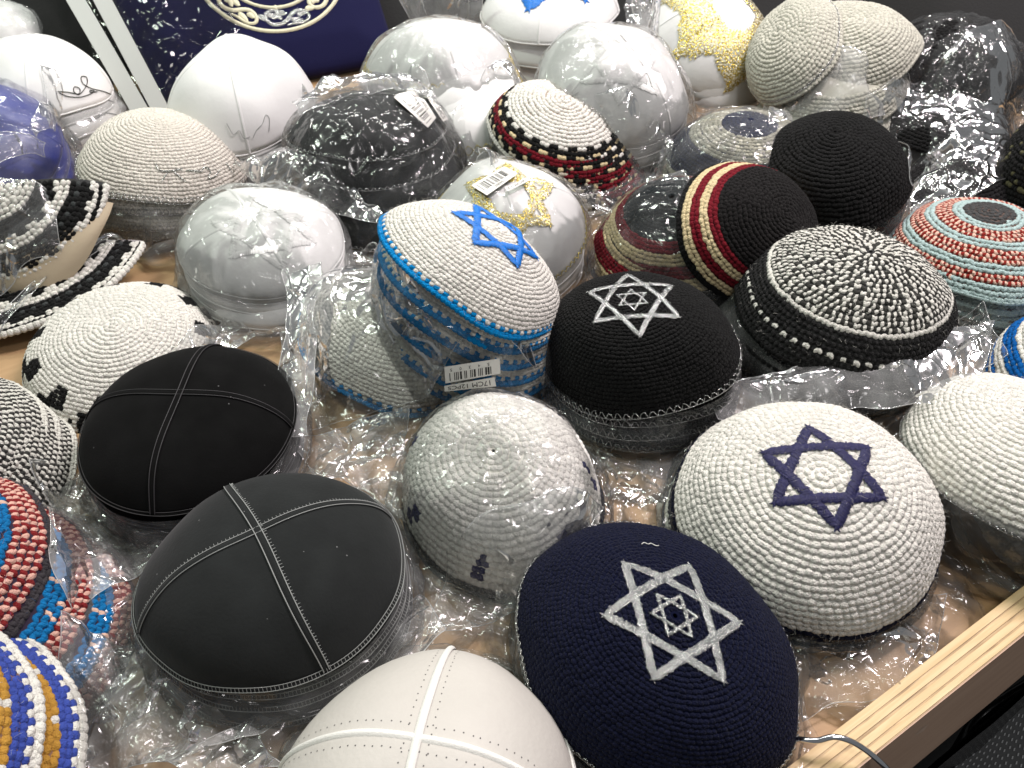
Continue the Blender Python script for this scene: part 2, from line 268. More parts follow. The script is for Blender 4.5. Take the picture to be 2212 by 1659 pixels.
class Hat:
    def __init__(h, p, seed=0, pinch=0., th0=0., wob=.016, soft=.06, sag=.03):
        h.x, h.y, h.z, h.tx, h.ty, h.R, h.H, h.e, h.phi = p; h.pinch, h.th0 = pinch, th0
        r = np.random.default_rng(seed + 11); h.w = r.uniform(0, 6.28, 4); h.wob = wob; h.half = False; h.top = 1.14; h.soft = soft; h.sag = sag
        t = np.linspace(0, 1, 200); prof = np.stack([h.R * np.sin(t * AA_) / math.sin(AA_), h.H * (np.cos(t * AA_) - math.cos(AA_)) / (1 - math.cos(AA_))], 1)
        h.L = np.linalg.norm(np.diff(prof, axis=0), axis=1).sum()
        v = Vector((h.tx, h.ty, 0)); h.rot = Matrix.Rotation(v.length, 3, v.normalized()) if v.length > 1e-6 else Matrix.Identity(3)
        h.M = Matrix.Translation((h.x, h.y, h.z)) @ h.rot.to_4x4(); h.Mn = np.array(h.M)
    def pt(h, s, th):
        s, th = np.broadcast_arrays(np.asarray(s, float), np.asarray(th, float))
        r = np.sin(np.minimum(s, 1.25) * AA_) / math.sin(AA_); z = (np.cos(s * AA_) - math.cos(AA_)) / (1 - math.cos(AA_)); z = np.where(s <= 1, 1 - np.clip(1 - z, 1e-9, 1) ** h.top, z)
        k = 1 + h.wob * s * s * (np.sin(2 * th + h.w[0]) + .6 * np.sin(3 * th + h.w[1]) + .35 * np.sin(5 * th + h.w[2]))
        if h.pinch: k = k * (1 - h.pinch * (.5 - .5 * np.cos(4 * (th - h.th0))) * np.clip(1.15 - s ** 3, 0, 1))
        nz = noise(np.stack([r * np.cos(th) * 1.7 + h.w[0] * 3, r * np.sin(th) * 1.7 + h.w[1] * 3, z * 1.5 + h.w[2]], -1)) if h.soft else 0.
        k = k * (1 + h.soft * nz * s); z = z * (1 + h.soft * 1.3 * nz) + h.wob * .6 * s * np.sin(2 * th + h.w[3]) + h.sag * s ** 5 * (np.sin(3 * th + h.w[2]) + .6 * np.sin(5 * th + h.w[0]))
        c0, s0 = math.cos(h.phi), math.sin(h.phi); X, Y = r * k * np.cos(th), r * k * np.sin(th)
        u = (X * c0 + Y * s0) * h.e; v = (-X * s0 + Y * c0) / h.e
        return np.stack([(u * c0 - v * s0) * h.R, (u * s0 + v * c0) * h.R, z * h.H], -1)
    def frame(h, s, th):
        s = np.maximum(s, .012); p = h.pt(s, th); a = h.pt(s, th + .01) - h.pt(s, th - .01); b = h.pt(s + .006, th) - h.pt(s - .006, th)
        a /= np.linalg.norm(a, axis=-1, keepdims=True); b /= np.linalg.norm(b, axis=-1, keepdims=True); n = np.cross(b, a)
        n /= np.linalg.norm(n, axis=-1, keepdims=True); return p, a, b, n
    def flat(h, xy, lift=0.):                                   # metres from the crown's centre -> on the surface
        xy = np.asarray(xy, float); s = np.hypot(xy[..., 0], xy[..., 1]) / h.L; th = np.arctan2(xy[..., 1], xy[..., 0])
        p, a, b, n = h.frame(s, th); return p + n * np.asarray(lift)[..., None] if np.ndim(lift) else p + n * lift
    def world(h, P): return np.asarray(P) @ h.Mn[:3, :3].T + h.Mn[:3, 3]
HATS = {}; SOLIDS = {}
def crown(h, parent, m, col=None, thick=.0014, n=(18, 64), name='crown', inset=.0):
    s = np.linspace(0, 1, n[0])[:, None]; th = np.linspace(0, 2 * np.pi, n[1], endpoint=False)[None]
    if h.half: th = np.pi + np.linspace(-.02, 1.02, n[1])[None] * np.pi
    P, a, b, N = h.frame(s + 0 * th, th + 0 * s); O = (P - N * inset).reshape(-1, 3); I = (P - N * (inset + thick)).reshape(-1, 3); k = len(O)
    F = grid(n[0], n[1], not h.half); e = (n[0] - 1) * n[1] + np.arange(n[1] - h.half); e2 = (n[0] - 1) * n[1] + (np.arange(n[1] - h.half) + 1) % n[1]
    FF = np.concatenate([F, F[:, ::-1] + k, np.stack([e, e + k, e2 + k, e2], 1)])
    o = mk(name, np.concatenate([O, I]), FF, m, parent, col=col); return o, h.world(O), F
def unit_bead(segs, lean=.14):
    a = np.linspace(0, 2 * np.pi, segs, endpoint=False)
    V = [np.stack([np.cos(a), np.sin(a), 0 * a - .35], 1), np.stack([.78 * np.cos(a), .74 * np.sin(a) + lean, 0 * a + .60], 1), np.array([[0, lean * 1.6, 1.]])]
    F4 = np.array([(i, (i + 1) % segs, segs + (i + 1) % segs, segs + i) for i in range(segs)]); F3 = np.array([(segs + i, segs + (i + 1) % segs, 2 * segs) for i in range(segs)])
    return np.concatenate(V), F4, F3
def stitches(h, parent, rowh, wid, style, colfn, s0=.02, s1=1.0, depth=.55, segs=7, name='crochet_stitches', jit=.12, over=1.12):
    T, F4, F3 = unit_bead(segs); S, TH, J, I, NN, WW = [], [], [], [], [], []
    nr = int(h.L * s1 / rowh)
    for j in range(nr):
        s = s1 - (j + .5) * rowh / h.L
        if s < s0: break
        r = h.R * math.sin(s * AA_) / math.sin(AA_); n = max(5, round(2 * math.pi * r / wid)); i = np.arange(n); ph = rng.uniform()
        S.append(np.full(n, s)); TH.append((i + ph + rng.uniform(-jit, jit, n)) / n * 2 * np.pi); J.append(np.full(n, j)); I.append(i); NN.append(np.full(n, n)); WW.append(np.full(n, 2 * math.pi * r / n))
    S, TH, J, I, NN, WW = map(np.concatenate, (S, TH, J, I, NN, WW)); S = S + rng.normal(0, .07 * rowh / h.L, len(S)) + .25 * rowh / h.L * noise(np.stack([TH * 5, S * 9, 0 * S], 1))
    if h.half: k_ = np.sin(TH) < .02; S, TH, J, I, NN, WW = S[k_], TH[k_], J[k_], I[k_], NN[k_], WW[k_]
    p, a, b, n = h.frame(S, TH); C = colfn(S, J, I, NN, TH % (2 * np.pi)); C = np.asarray(C, float)
    if C.ndim == 2: C = np.stack([C, C], 1)
    sc = rng.uniform(.86, 1.10, len(S))[:, None, None]; Vs, Cs, Fa, Fb, off = [], [], [], [], 0
    strands = [(0, 0, 1, 0)] if style == 'bead' else [(-.25, 0, .62, .72), (.25, 0, .62, -.72)]
    for q, (du, dv, ws, ang) in enumerate(strands):
        hu, hv = WW[:, None, None] * .5 * over * ws * (1.42 if style == 'bead' else 1.2), rowh * .5 * over * (1.16 if style == 'bead' else 1.25)
        ca, sa = math.cos(ang), math.sin(ang); tx = T[None, :, 0:1] * hu; ty = T[None, :, 1:2] * hv
        U = (tx * ca - ty * sa) + WW[:, None, None] * du; Vv = (tx * sa + ty * ca)
        D = T[None, :, 2:3] * min(rowh, wid) * depth * (1 if style == 'bead' else .8)
        rz = rng.normal(0, .16, (len(S), 1, 1)); U, Vv = U + rz * Vv, Vv - rz * U
        Q = p[:, None] + (a[:, None] * U + b[:, None] * Vv + n[:, None] * D) * sc
        m_, k = len(S), len(T); base = off + np.arange(m_)[:, None, None] * k
        Vs.append(Q.reshape(-1, 3)); Fa.append((F4[None] + base).reshape(-1, 4)); Fb.append((F3[None] + base).reshape(-1, 3))
        Cs.append(np.repeat(C[:, min(q, C.shape[1] - 1)] * rng.uniform(.94, 1.05, (m_, 1)), k, 0)); off += m_ * k
    return mk(name, np.concatenate(Vs), [np.concatenate(Fa), np.concatenate(Fb)], M_YARN, parent, col=np.concatenate(Cs), kind='stuff')
def fuzz(h, parent, n, cols, ln=.0045, r=.00007, up=.0022):     # stray fibres standing off the yarn
    s = np.sqrt(rng.uniform(.01, 1, n)); th = rng.uniform(0, 2 * np.pi, n)
    if h.half: th = np.pi + th / 2
    p, a, b, N = h.frame(s, th); d = a * rng.normal(0, 1, (n, 1)) + b * rng.normal(0, 1, (n, 1)) + N * rng.uniform(.1, 1.1, (n, 1)); d /= np.linalg.norm(d, axis=1)[:, None]; q = np.cross(d, N); q /= np.linalg.norm(q, axis=1)[:, None] + 1e-9
    l = ln * rng.uniform(.4, 1.2, (n, 1)); P = np.stack([p + N * up * .5, p + N * up + d * l * .5 + q * l * .12, p + N * up * .8 + d * l + q * l * rng.normal(0, .3, (n, 1))], 1)
    w1 = np.cross(d, q) * r; w2 = q * r; V = np.stack([P + w1[:, None], P - .5 * w1[:, None] + .87 * w2[:, None], P - .5 * w1[:, None] - .87 * w2[:, None]], 2)
    base = np.arange(n)[:, None, None] * 9; F = np.array([(i * 3 + k, i * 3 + (k + 1) % 3, i * 3 + 3 + (k + 1) % 3, i * 3 + 3 + k) for i in range(2) for k in range(3)])
    c = np.repeat(np.array(cols, float)[rng.integers(0, len(cols), n)], 9, 0); mk('yarn_fuzz', V.reshape(-1, 3), (F[None] + base).reshape(-1, 4), M_YARN, parent, col=c, kind='stuff')
def rim_row(h, parent, wid, col, col2=None, r=.0022, s=1.0, name='edging'):
    n = int(2 * math.pi * h.R / wid); th = np.arange(n) / n * 2 * np.pi
    if h.half: th = th[np.sin(th) < .02]; n = len(th)
    p, a, b, N = h.frame(np.full(n, s), th); T, F4, F3 = unit_bead(7, 0)
    T = np.concatenate([T, [[0, 0, -.9]]]); F3 = np.concatenate([F3, [((i + 1) % 7, i, 15) for i in range(7)]])
    Q = p[:, None] + a[:, None] * T[None, :, 0:1] * wid * .86 * rng.uniform(.85, 1.15, (n, 1, 1)) + N[:, None] * (T[None, :, 1:2] * r * rng.uniform(.8, 1.15, (n, 1, 1))) + b[:, None] * (T[None, :, 2:3] * r * 1.2)
    base = np.arange(n)[:, None, None] * len(T); c = np.tile(np.array(col, float), (n, 1))
    if col2 is not None: c[1::2] = col2
    return mk(name, Q.reshape(-1, 3), [(F4[None] + base).reshape(-1, 4), (F3[None] + base).reshape(-1, 3)], M_YARN, parent, col=np.repeat(c, len(T), 0), kind='stuff')
def rim_loops(h, parent, m, periods=95, lo=.955, hi=1.012, r=.00042, lift=.0018, name='metallic_edging', k=4, smooth=6):
    t = np.arange(periods * smooth) / (periods * smooth); ph = t * periods * 2 * np.pi
    s = lo + (hi - lo) * (.5 + .5 * np.sin(ph)) + rng.normal(0, .003, len(t)); th = t * 2 * np.pi + .35 * np.cos(ph) / periods * 2
    p, a, b, N = h.frame(s, th); V1 = tube(p + N * (lift + .0006 * np.cos(ph))[:, None], r, k, True)
    p, a, b, N = h.frame(np.full(200, hi), np.arange(200) / 200 * 2 * np.pi); V2 = tube(p + N * lift * .6, r * 1.3, k, True)
    v, f = merge([V1, V2]); return mk(name, v, f, m, parent, kind='stuff')
def curve_on(h, parent, m, pts, r=.0005, lift=.001, name='embroidery', k=4, sub=6):
    P = np.asarray(pts, float); P = np.stack([P[:, 0] * np.cos(P[:, 1]), P[:, 0] * np.sin(P[:, 1])], 1) * h.L
    n = len(P); t = np.linspace(0, n - 1, (n - 1) * sub + 1); i = np.clip(t.astype(int), 0, n - 2); f = (t - i)[:, None]
    g = lambda q: P[np.clip(q, 0, n - 1)]
    p0, p1, p2, p3 = g(i - 1), g(i), g(i + 1), g(i + 2)
    Q = .5 * (2 * p1 + (p2 - p0) * f + (2 * p0 - 5 * p1 + 4 * p2 - p3) * f ** 2 + (3 * p1 - p0 - 3 * p2 + p3) * f ** 3)
    return tube(h.flat(Q, lift), r, k)
def bar(h, A, B, wdt, lift, arch, step=.00095, ends=1., slant=.35, ragged=.09):
    """satin-stitched bar between two flat points: one raised thread strip beside the other"""
    A, B = np.asarray(A, float), np.asarray(B, float); d = B - A; L = np.linalg.norm(d); d /= L; nn = np.array([-d[1], d[0]])
    e = wdt * .55 * ends; A = A - d * e; L += 2 * e; N = max(8, int(L / step)); t = np.arange(N + 1) / N
    tap = np.clip(np.minimum(t, 1 - t) * L / (wdt * 1.25), .04, 1) if ends else np.ones(N + 1)
    Vs, Fs = [], []; lat = np.array([-1, -.72, 0, .72, 1.]); hh = np.array([-.3, .55, 1, .55, -.3])
    for k in range(N):
        j0, j1 = 1 + rng.normal(0, ragged), 1 + rng.normal(0, ragged); tt = np.array([t[k] - .1 / N, t[k + 1] + .1 / N]); tp = .5 * (tap[k] + tap[k + 1])
        lt = np.where(lat < 0, lat * j0, lat * j1) * wdt * .5 * tp
        P = A + d * (tt[:, None, None] * L + slant * lt[None, :, None]) + nn * lt[None, :, None]
        lf = lift + arch * hh * (.4 + .6 * tp) + rng.normal(0, .00016)
        Vs.append(np.stack([h.flat(P[0], lf - .00022), h.flat(.5 * (P[0] + P[1]), lf + .0001), h.flat(P[1], lf - .00022)]).reshape(-1, 3)); Fs.append(grid(3, 5))
    return merge(list(zip(Vs, Fs)))
def star(h, parent, m, c, rad, ang, wdt, lift=.0022, arch=.0009, name='embroidered_star', step=.00095, ends=1.):
    a = R_(ang) + np.arange(6) * np.pi / 3; V = np.asarray(c) + rad * np.stack([np.cos(a), np.sin(a)], 1); L = []
    for q, (i, j) in enumerate([(0, 2), (2, 4), (4, 0), (1, 3), (3, 5), (5, 1)]): L.append(bar(h, V[i], V[j], wdt, lift + .00025 * (q % 3) + .0002 * (q > 2), arch, step, ends))
    return mk(name, *merge(L), m, parent, kind='stuff')
ORD = ['', 'second', 'third', 'fourth', 'fifth', 'sixth', 'seventh', 'eighth', 'ninth', 'tenth']
def knit_hat(key, label, sub, colfn, core, rowh=.005, wid=.005, style='bead', segs=7, depth=.36, edge=None, group='knitted kippot', seed=None, s1=1., s0=.012, half=False):
    h = Hat(FIT[key], seed=(seed if seed is not None else sum(map(ord, key)))); HATS[key] = h; h.half = half; h.top = {'AC': 1.5, 'AD': 1.0, 'AB': 1.25}.get(key, 1.14)
    t = thing('kippah', label, 'kippah', h.M, group); t.empty_display_size = .03
    o, W, F = crown(h, t, M_CORE, col=core); SOLIDS[key] = [(W, F)]
    stitches(h, t, rowh, wid, style, colfn, segs=segs, depth=depth, s1=s1, s0=s0)
    if edge: edge(h, t)
    h.sub = sub; h.thing = t; h.mkband = lambda hh, tt: (stitches(hh, tt, rowh, wid, style, colfn, segs=segs, depth=depth, s1=s1, s0=.62), edge(hh, tt) if edge else None); h.core = (M_CORE, core); h.group = group
    return h, t
def place(h2): return Matrix.Translation((h2.x, h2.y, h2.z)) @ h2.rot.to_4x4()
def under(key, n, end, sub, topdesc, hs=1., start=1):
    """n more kippot nested below the top one, running to the pose end = (x, y, z, tx, ty)"""
    h = HATS[key]; p0 = np.array([h.x, h.y, h.z, h.tx, h.ty]); p1 = np.array(end, float); proto = None; h.unders = []
    for k in range(start, n + 1):
        f = k / n; q = p0 + (p1 - p0) * f; q[:2] += rng.normal(0, .0012, 2); q[3:] += rng.normal(0, .02, 2)
        h2 = Hat((*q, h.R * .992, h.H * hs, h.e, h.phi), seed=3); h2.w = h.w; h2.pinch, h2.th0 = h.pinch, h.th0; h2.sag = h.sag; h2.top = h.top; h2.soft = h.soft
        lab = f'{sub}, {ORD[k]} from the top {topdesc}'
        t = thing('kippah', lab, 'kippah', place(h2), h.group)
        if proto is None:
            o, W, F = crown(h2, t, h.core[0], col=h.core[1], n=(14, 56)); h.mkband(h2, t); proto = t; Wl = o.data
        else:
            for ch in proto.children: c = ch.copy(); c.parent = t; COL.objects.link(c)
        s = np.linspace(0, 1, 12)[:, None]; th = np.linspace(0, 2 * np.pi, 40, endpoint=False)[None]
        SOLIDS[key].append((h2.world(h2.pt(s + 0 * th, th + 0 * s).reshape(-1, 3)), grid(12, 40, True))); h.unders.append(h2)
# ------------------------------------------------------------------ panelled kippot
def gore(h, parent, m, a0, a1, name='panel', n=(22, 14), thick=.0012):
    s = np.linspace(.0, 1, n[0])[:, None]; th = np.linspace(a0, a1, n[1])[None]; P, a, b, N = h.frame(s + 0 * th, th + 0 * s)
    O = P.reshape(-1, 3); I = (P - N * thick).reshape(-1, 3); k = len(O); F = grid(*n); e = np.arange(n[1] - 1) + (n[0] - 1) * n[1]
    mk(name, np.concatenate([O, I]), np.concatenate([F, F[:, ::-1] + k, np.stack([e, e + k, e + k + 1, e + 1], 1)]), m, parent)
def strip_on(h, S, TH, wdt, lift, arch, n=5):                   # a raised tape along a path (s,theta)
    xy = np.stack([S * np.cos(TH), S * np.sin(TH)], 1) * h.L; d = np.gradient(xy, axis=0); d /= np.linalg.norm(d, axis=1)[:, None] + 1e-9; nn = np.stack([-d[:, 1], d[:, 0]], 1)
    q = np.linspace(-1, 1, n); P = xy[:, None] + nn[:, None] * (q * wdt * .5)[None, :, None]; lf = lift + arch * (1 - q ** 2) - .0003 * (np.abs(q) > .99)
    return h.flat(P, np.broadcast_to(lf, P.shape[:2])).reshape(-1, 3), grid(len(S), n)
def panel_hat(key, label, sub, m, th0, seam, edge, pinch=.035, group='panelled kippot', extra=None, soft=.05):
    h = Hat(FIT[key], seed=sum(map(ord, key)), pinch=pinch, th0=th0, wob=.011, soft=soft, sag=.035); HATS[key] = h
    t = thing('kippah', label, 'kippah', h.M, group)
    for k in range(4): gore(h, t, m, th0 + k * np.pi / 2, th0 + (k + 1) * np.pi / 2)
    if seam: seam(h, t)
    if edge: edge(h, t)
    s = np.linspace(0, 1, 16)[:, None]; th = np.linspace(0, 2 * np.pi, 48, endpoint=False)[None]
    SOLIDS[key] = [(h.world(h.pt(s + 0 * th, th + 0 * s).reshape(-1, 3)), grid(16, 48, True))]
    h.sub = sub; h.thing = t; h.core = (m, None); h.mkband = lambda hh, tt: edge(hh, tt) if edge else None; h.group = group
    if extra: extra(h, t)
    return h, t
def seam_fold(h, t, m=M_SATIN, wdt=.004, arch=.0006, name='seam'):
    for k in (0, 1):
        q = np.linspace(-1, 1, 61); a = h.th0 + k * np.pi / 2
        v, f = strip_on(h, np.abs(q) * .995, np.where(q >= 0, a, a + np.pi), wdt, .0001 + .0003 * k, arch); mk(name, v, f, m, t)
def hem(h, t, m=M_SATIN, r=.0011, name='hem'):
    p, a, b, N = h.frame(np.full(120, 1.0), np.arange(120) / 120 * 2 * np.pi); v, f = tube(p - N * .0006, r, 6, True); mk(name, v, f, m, t)
def ring_on(h, s, lift, r, n=160, k=4):
    p, a, b, N = h.frame(np.full(n, s), np.arange(n) / n * 2 * np.pi); return tube(p + N * lift, r, k, True)
def zigzag_on(h, s0, s1, periods, r, lift, a0=0., a1=2 * np.pi, ph=0.):
    n = max(4, int(periods * 6)); t = np.linspace(0, 1, n); tri = 2 * np.abs((t * periods + ph) % 1 - .5); p, a, b, N = h.frame(s0 + (s1 - s0) * tri, a0 + (a1 - a0) * t); return tube(p + N * lift, r, 4)
# ------------------------------------------------------------------ satin-stitch along a path
def path_bar(h, P, W, lift, arch, step=.0011, slant=.3, ragged=.05):
    P = np.asarray(P, float); seg = np.linalg.norm(np.diff(P, axis=0), axis=1); l = np.concatenate([[0], np.cumsum(seg)]); N = max(4, int(l[-1] / step))
    t = np.linspace(0, l[-1], N + 1); Q = np.stack([np.interp(t, l, P[:, 0]), np.interp(t, l, P[:, 1])], 1); Wd = np.interp(t, l, np.broadcast_to(W, (len(P),)))
    d = np.gradient(Q, axis=0); d /= np.linalg.norm(d, axis=1)[:, None] + 1e-12; nn = np.stack([-d[:, 1], d[:, 0]], 1)
    lat = np.array([-1, -.6, 0, .6, 1.]); hh = np.array([-.3, .6, 1, .6, -.3]); Vs = []
    j = 1 + rng.normal(0, ragged, (N + 1, 1)); LW = lat[None] * Wd[:, None] * .5 * j
    G = Q[:, None] + nn[:, None] * LW[..., None] + d[:, None] * (slant * LW)[..., None]
    lf = lift + arch * hh[None] * np.ones((N + 1, 1)) + .00018 * ((np.arange(N + 1) % 2)[:, None] - .5)
    return h.flat(G, lf).reshape(-1, 3), grid(N + 1, 5)
def smooth_path(P, sub=8):
    P = np.asarray(P, float); n = len(P); t = np.linspace(0, n - 1, (n - 1) * sub + 1); i = np.clip(t.astype(int), 0, n - 2); f = (t - i)[:, None]
    g = lambda q: P[np.clip(q, 0, n - 1)]; p0, p1, p2, p3 = g(i - 1), g(i), g(i + 1), g(i + 2)
    return .5 * (2 * p1 + (p2 - p0) * f + (2 * p0 - 5 * p1 + 4 * p2 - p3) * f ** 2 + (3 * p1 - p0 - 3 * p2 + p3) * f ** 3)
# ------------------------------------------------------------------ colour rules of the knitted kippot: (s, row from rim, stitch, count, angle) -> rgb
def const(c): return lambda s, j, i, n, th: np.tile(np.array(c, float), (len(s), 1))
def sel(*pairs, default):
    L = len(pairs[0][0]); out = np.tile(np.array(default, float), (L, 1))
    for m_, c in pairs: out[m_] = c
    return out
BLACKY, NAVY, BLUE = (.007, .007, .007), (.0042, .0058, .021), (.0, .22, .54)
RED, CREAM, GREYD, GREYL = (.16, .008, .016), (.66, .54, .32), (.035, .035, .033), (.66, .65, .59)
c_white = const(WHITE)
def c_aa(s, j, i, n, th): return sel((j == 0, NAVY), default=WHITE)
def c_ad(s, j, i, n, th): return sel((j == 0, BLUE), ((j == 1) & (i % 2 == 0), BLUE), default=WHITE)
def c_q(s, j, i, n, th):
    p = i % 4
    return sel((j <= 0, WHITE), ((j == 1), (.55, .50, .40)), ((j == 1) & (p < 2), BLACKY), (j == 2, BLACKY), ((j == 2) & (p == 0), CREAM), ((j == 3), RED), ((j == 4), RED), ((j == 3) & (p == 3), BLACKY),
               ((j == 5), CREAM), ((j == 5) & (p >= 2), BLACKY), ((j == 6), BLACKY), ((j == 7) & (p < 2), BLACKY), default=WHITE)
def c_v(s, j, i, n, th):
    f = (th * 11 / (2 * np.pi)) % 1
    return sel(((j == 0) & (i % 3 > 0), BLACKY), ((j >= 1) & (j <= 5) & (f < .36), BLACKY), ((j >= 5) & (j <= 9) & (f > .30) & (f < .66), BLACKY), ((j == 3) & (f > .8) & (f < .9), BLACKY), default=WHITE)
def c_ac(s, j, i, n, th):
    f = (th * 7 / (2 * np.pi) + .1) % 1
    return sel(((j == 0), NAVY), ((j >= 2) & (j <= 3) & (f < .13), (.02, .022, .09)), ((j >= 4) & (j <= 5) & (f > .1) & (f < .2), (.02, .022, .09)), default=(.82, .80, .75))
def two(a, b): return np.stack([a, b], 1)
def c_af(s, j, i, n, th):
    L = len(s); m_ = rng.random(L)
    a = sel((j <= 7, BLACKY), (j == 8, GREYL), ((j == 3) & (i % 2 == 0), GREYL), default=GREYL); b = sel((j <= 7, (.02, .02, .02)), (j == 8, GREYL), ((j == 3) & (i % 2 == 0), GREYL), default=(.045, .045, .04))
    sw = (m_ < .2) & (j > 8); a2 = a.copy(); a2[sw] = b[sw]; b2 = b.copy(); b2[sw] = a[sw]; return two(a2, b2)
PALEB, RUST, PINKC = (.40, .52, .51), (.24, .020, .014), (.72, .48, .38)
def c_ag(s, j, i, n, th):
    r = ((s > .30) & (s < .43)) | ((s > .54) & (s < .66)) | ((s > .76) & (s < .88)); d = s < .19
    return two(sel((r, RUST), (d, (.06, .06, .06)), default=PALEB), sel((r, PINKC), (d, (.06, .06, .06)), default=PALEB))
BLU2 = (.006, .15, .38)
def c_ak(s, j, i, n, th):
    r = (s > .75); e = j == 0; st = rng.random(len(s)) < .05
    return two(sel((r, (.22, .02, .022)), (st & ~r, PINKC), (e, (.05, .045, .05)), default=BLU2), sel((r, (.72, .42, .34)), (e, (.05, .045, .05)), default=BLU2))
GOLDY, ROYAL = (.47, .25, .045), (.045, .075, .34)
def c_al(s, j, i, n, th):
    f = (th * 15 / (2 * np.pi)) % 1
    return sel((j <= 3, ROYAL), ((j >= 4), GOLDY), ((j >= 4) & (j <= 13) & (f < .12), WHITE), (j == 0, WHITE), ((j == 1) & (i % 2 == 0), WHITE), default=GOLDY)
def c_aj(s, j, i, n, th): return two(sel((j == 0, GREYL), default=GREYL), sel((j == 0, GREYL), default=(.04, .04, .037)))
def c_ah(s, j, i, n, th): return sel((j == 0, BLACKY), ((j >= 1) & (j <= 2), CREAM), ((j >= 3) & (j <= 4), RED), ((j >= 5) & (j <= 6), CREAM), ((j >= 7) & (j <= 8), RED), default=(.009, .008, .008))
def c_ah2(s, j, i, n, th): return sel((j <= 1, BLACKY), ((j >= 2) & (j <= 4), CREAM), ((j >= 5) & (j <= 7), RED), ((j >= 8) & (j <= 10), CREAM), ((j >= 11) & (j <= 13), RED), default=(.012, .016, .018))
BEIGE = (.34, .33, .27)
def c_p(s, j, i, n, th): return sel(((s > .28) & (s < .62), BEIGE), (j == 0, BEIGE), ((s > .28) & (s < .62) & ((th * 12 / 6.283) % 1 < .12), (.55, .53, .44)), default=(.012, .017, .045))
def c_t(s, j, i, n, th):
    k = i % 4 < 2
    return sel((j == 0, WHITE), (j == 1, BLACKY), ((j >= 2) & (j <= 3), WHITE), ((j == 3) & ~k, BLACKY), ((j >= 4) & (j <= 7), (.01, .01, .01)), ((j == 6) & (i % 2 == 0), (.05, .055, .055)), ((j >= 8) & (j <= 10), WHITE), ((j == 10) & k, BLACKY), ((j >= 11) & (j <= 13), BLACKY), default=WHITE)
def c_ai(s, j, i, n, th): return sel(((j >= 3) & (j <= 5), (.0, .10, .36)), (j == 0, (.0, .10, .36)), default=WHITE)
def c_am(s, j, i, n, th): return sel((rng.random(len(s)) < .10, (.10, .095, .05)), default=BLACKY)
def e_row(c, wid=.005, r=.0019, c2=None): return lambda h, t: rim_row(h, t, wid, c, c2, r)
def e_silver(per=95, lo=.955): return lambda h, t: rim_loops(h, t, M_SILVER, per, lo)
GREYW = (.55, .54, .46)
# ------------------------------------------------------------------ the kippot
WK, NK = 'white crocheted kippot', 'dark crocheted kippot'
h, t = knit_hat('AA', 'white crocheted kippah with a navy star, navy rim, on the right', 'white crocheted kippah with navy rim', c_aa, WHITE, .0050, .0052, edge=e_row(NAVY, .0042, .0017), group=WK)
star(h, t, M_NAVYTHREAD, (.0009, .0023), .0385, 90, .0068, .0019, .0008); fuzz(h, t, 900, [WHITE])
under('AA', 3, (h.x - .004, h.y + .003, .006, .05, -.03), 'white navy-rimmed kippah', 'under the big navy star')
h, t = knit_hat('Z', 'navy crocheted kippah with silver double star, nearest at the bottom edge', 'navy crocheted kippah with silver rim', const(NAVY), NAVY, .0031, .0034, segs=6, depth=.36, edge=lambda h, t: rim_loops(h, t, M_SILVER, 120, .975, 1.01), group=NK)
star(h, t, M_SILVER, (-.0007, -.0004), .0392, 4, .0049, .0012, .0007); star(h, t, M_SILVER, (-.0007, .0), .0132, 4, .0021, .0013, .0006)
v, f = curve_on(h, t, M_SILVER, [(.44, 1.75), (.455, 1.70), (.44, 1.66), (.45, 1.62), (.43, 1.57), (.435, 1.53)], .0003, .002); mk('loose_thread', v, f, M_WHITETHREAD, t)
fuzz(h, t, 700, [(.02, .022, .04)])
under('Z', 3, (h.x + .004, h.y, .006, .03, .02), 'navy silver-rimmed kippah', 'under the navy silver-star kippah')
h, t = knit_hat('AD', 'white kippah with bright blue star and blue rim topping a leaning stack', 'white kippah with blue rim', c_ad, WHITE, .0040, .0043, edge=e_row(BLUE, .0045, .0022), group=WK)
star(h, t, M_BLUETHREAD, (-.0007, -.0072), .0365, 0, .0058, .002, .0009)
fuzz(h, t, 500, [WHITE])
under('AD', 5, (-.032, .552, .012, -.05, .24), 'white blue-rimmed kippah', 'of the leaning blue-star stack')
knit_hat('AD2', 'white kippah with blue rim inside the bag left of the blue-star stack', 'white kippah with blue rim', c_ad, WHITE, .0040, .0043, edge=e_row(BLUE, .0045, .0022), group=WK)
h, t = knit_hat('AE', 'black crocheted kippah with silver double star in the middle of the table', 'black crocheted kippah with looped silver rim', const(BLACKY), BLACKY, .0034, .0036, segs=6, depth=.36, edge=e_silver(80, .965), group=NK)
star(h, t, M_SILVER, (.0071, -.0106), .0395, 86, .0044, .0014, .0008); star(h, t, M_SILVER, (.0071, -.0106), .0130, 86, .0019, .0014, .0005)
under('AE', 3, (h.x + .002, h.y - .006, .006, -.04, -.06), 'black kippah with looped silver rim', 'under the black silver-star kippah')
h, t = knit_hat('AF', 'grey and white tweed kippah with black band and a dotted row', 'black-banded tweed kippah', c_af, (.04, .04, .04), .0050, .0052, 'vee', edge=e_row(BLACKY, .006, .0026), group='tweed kippot')
fuzz(h, t, 700, [GREYL, (.05, .05, .05)])
under('AF', 3, (h.x - .010, h.y + .004, .007, .0, .02), 'black-banded tweed kippah with dots', 'under the grey tweed kippah')
h, t = knit_hat('AG', 'rust red and pale blue striped kippah with a grey centre', 'rust and pale blue striped kippah', c_ag, (.10, .07, .06), .0050, .0052, 'vee', edge=e_row(PALEB, .0055, .002), group='striped kippot')
under('AG', 3, (h.x + .01, h.y - .004, .006, -.1, 0), 'rust and pale blue kippah', 'under the grey-centred striped kippah')
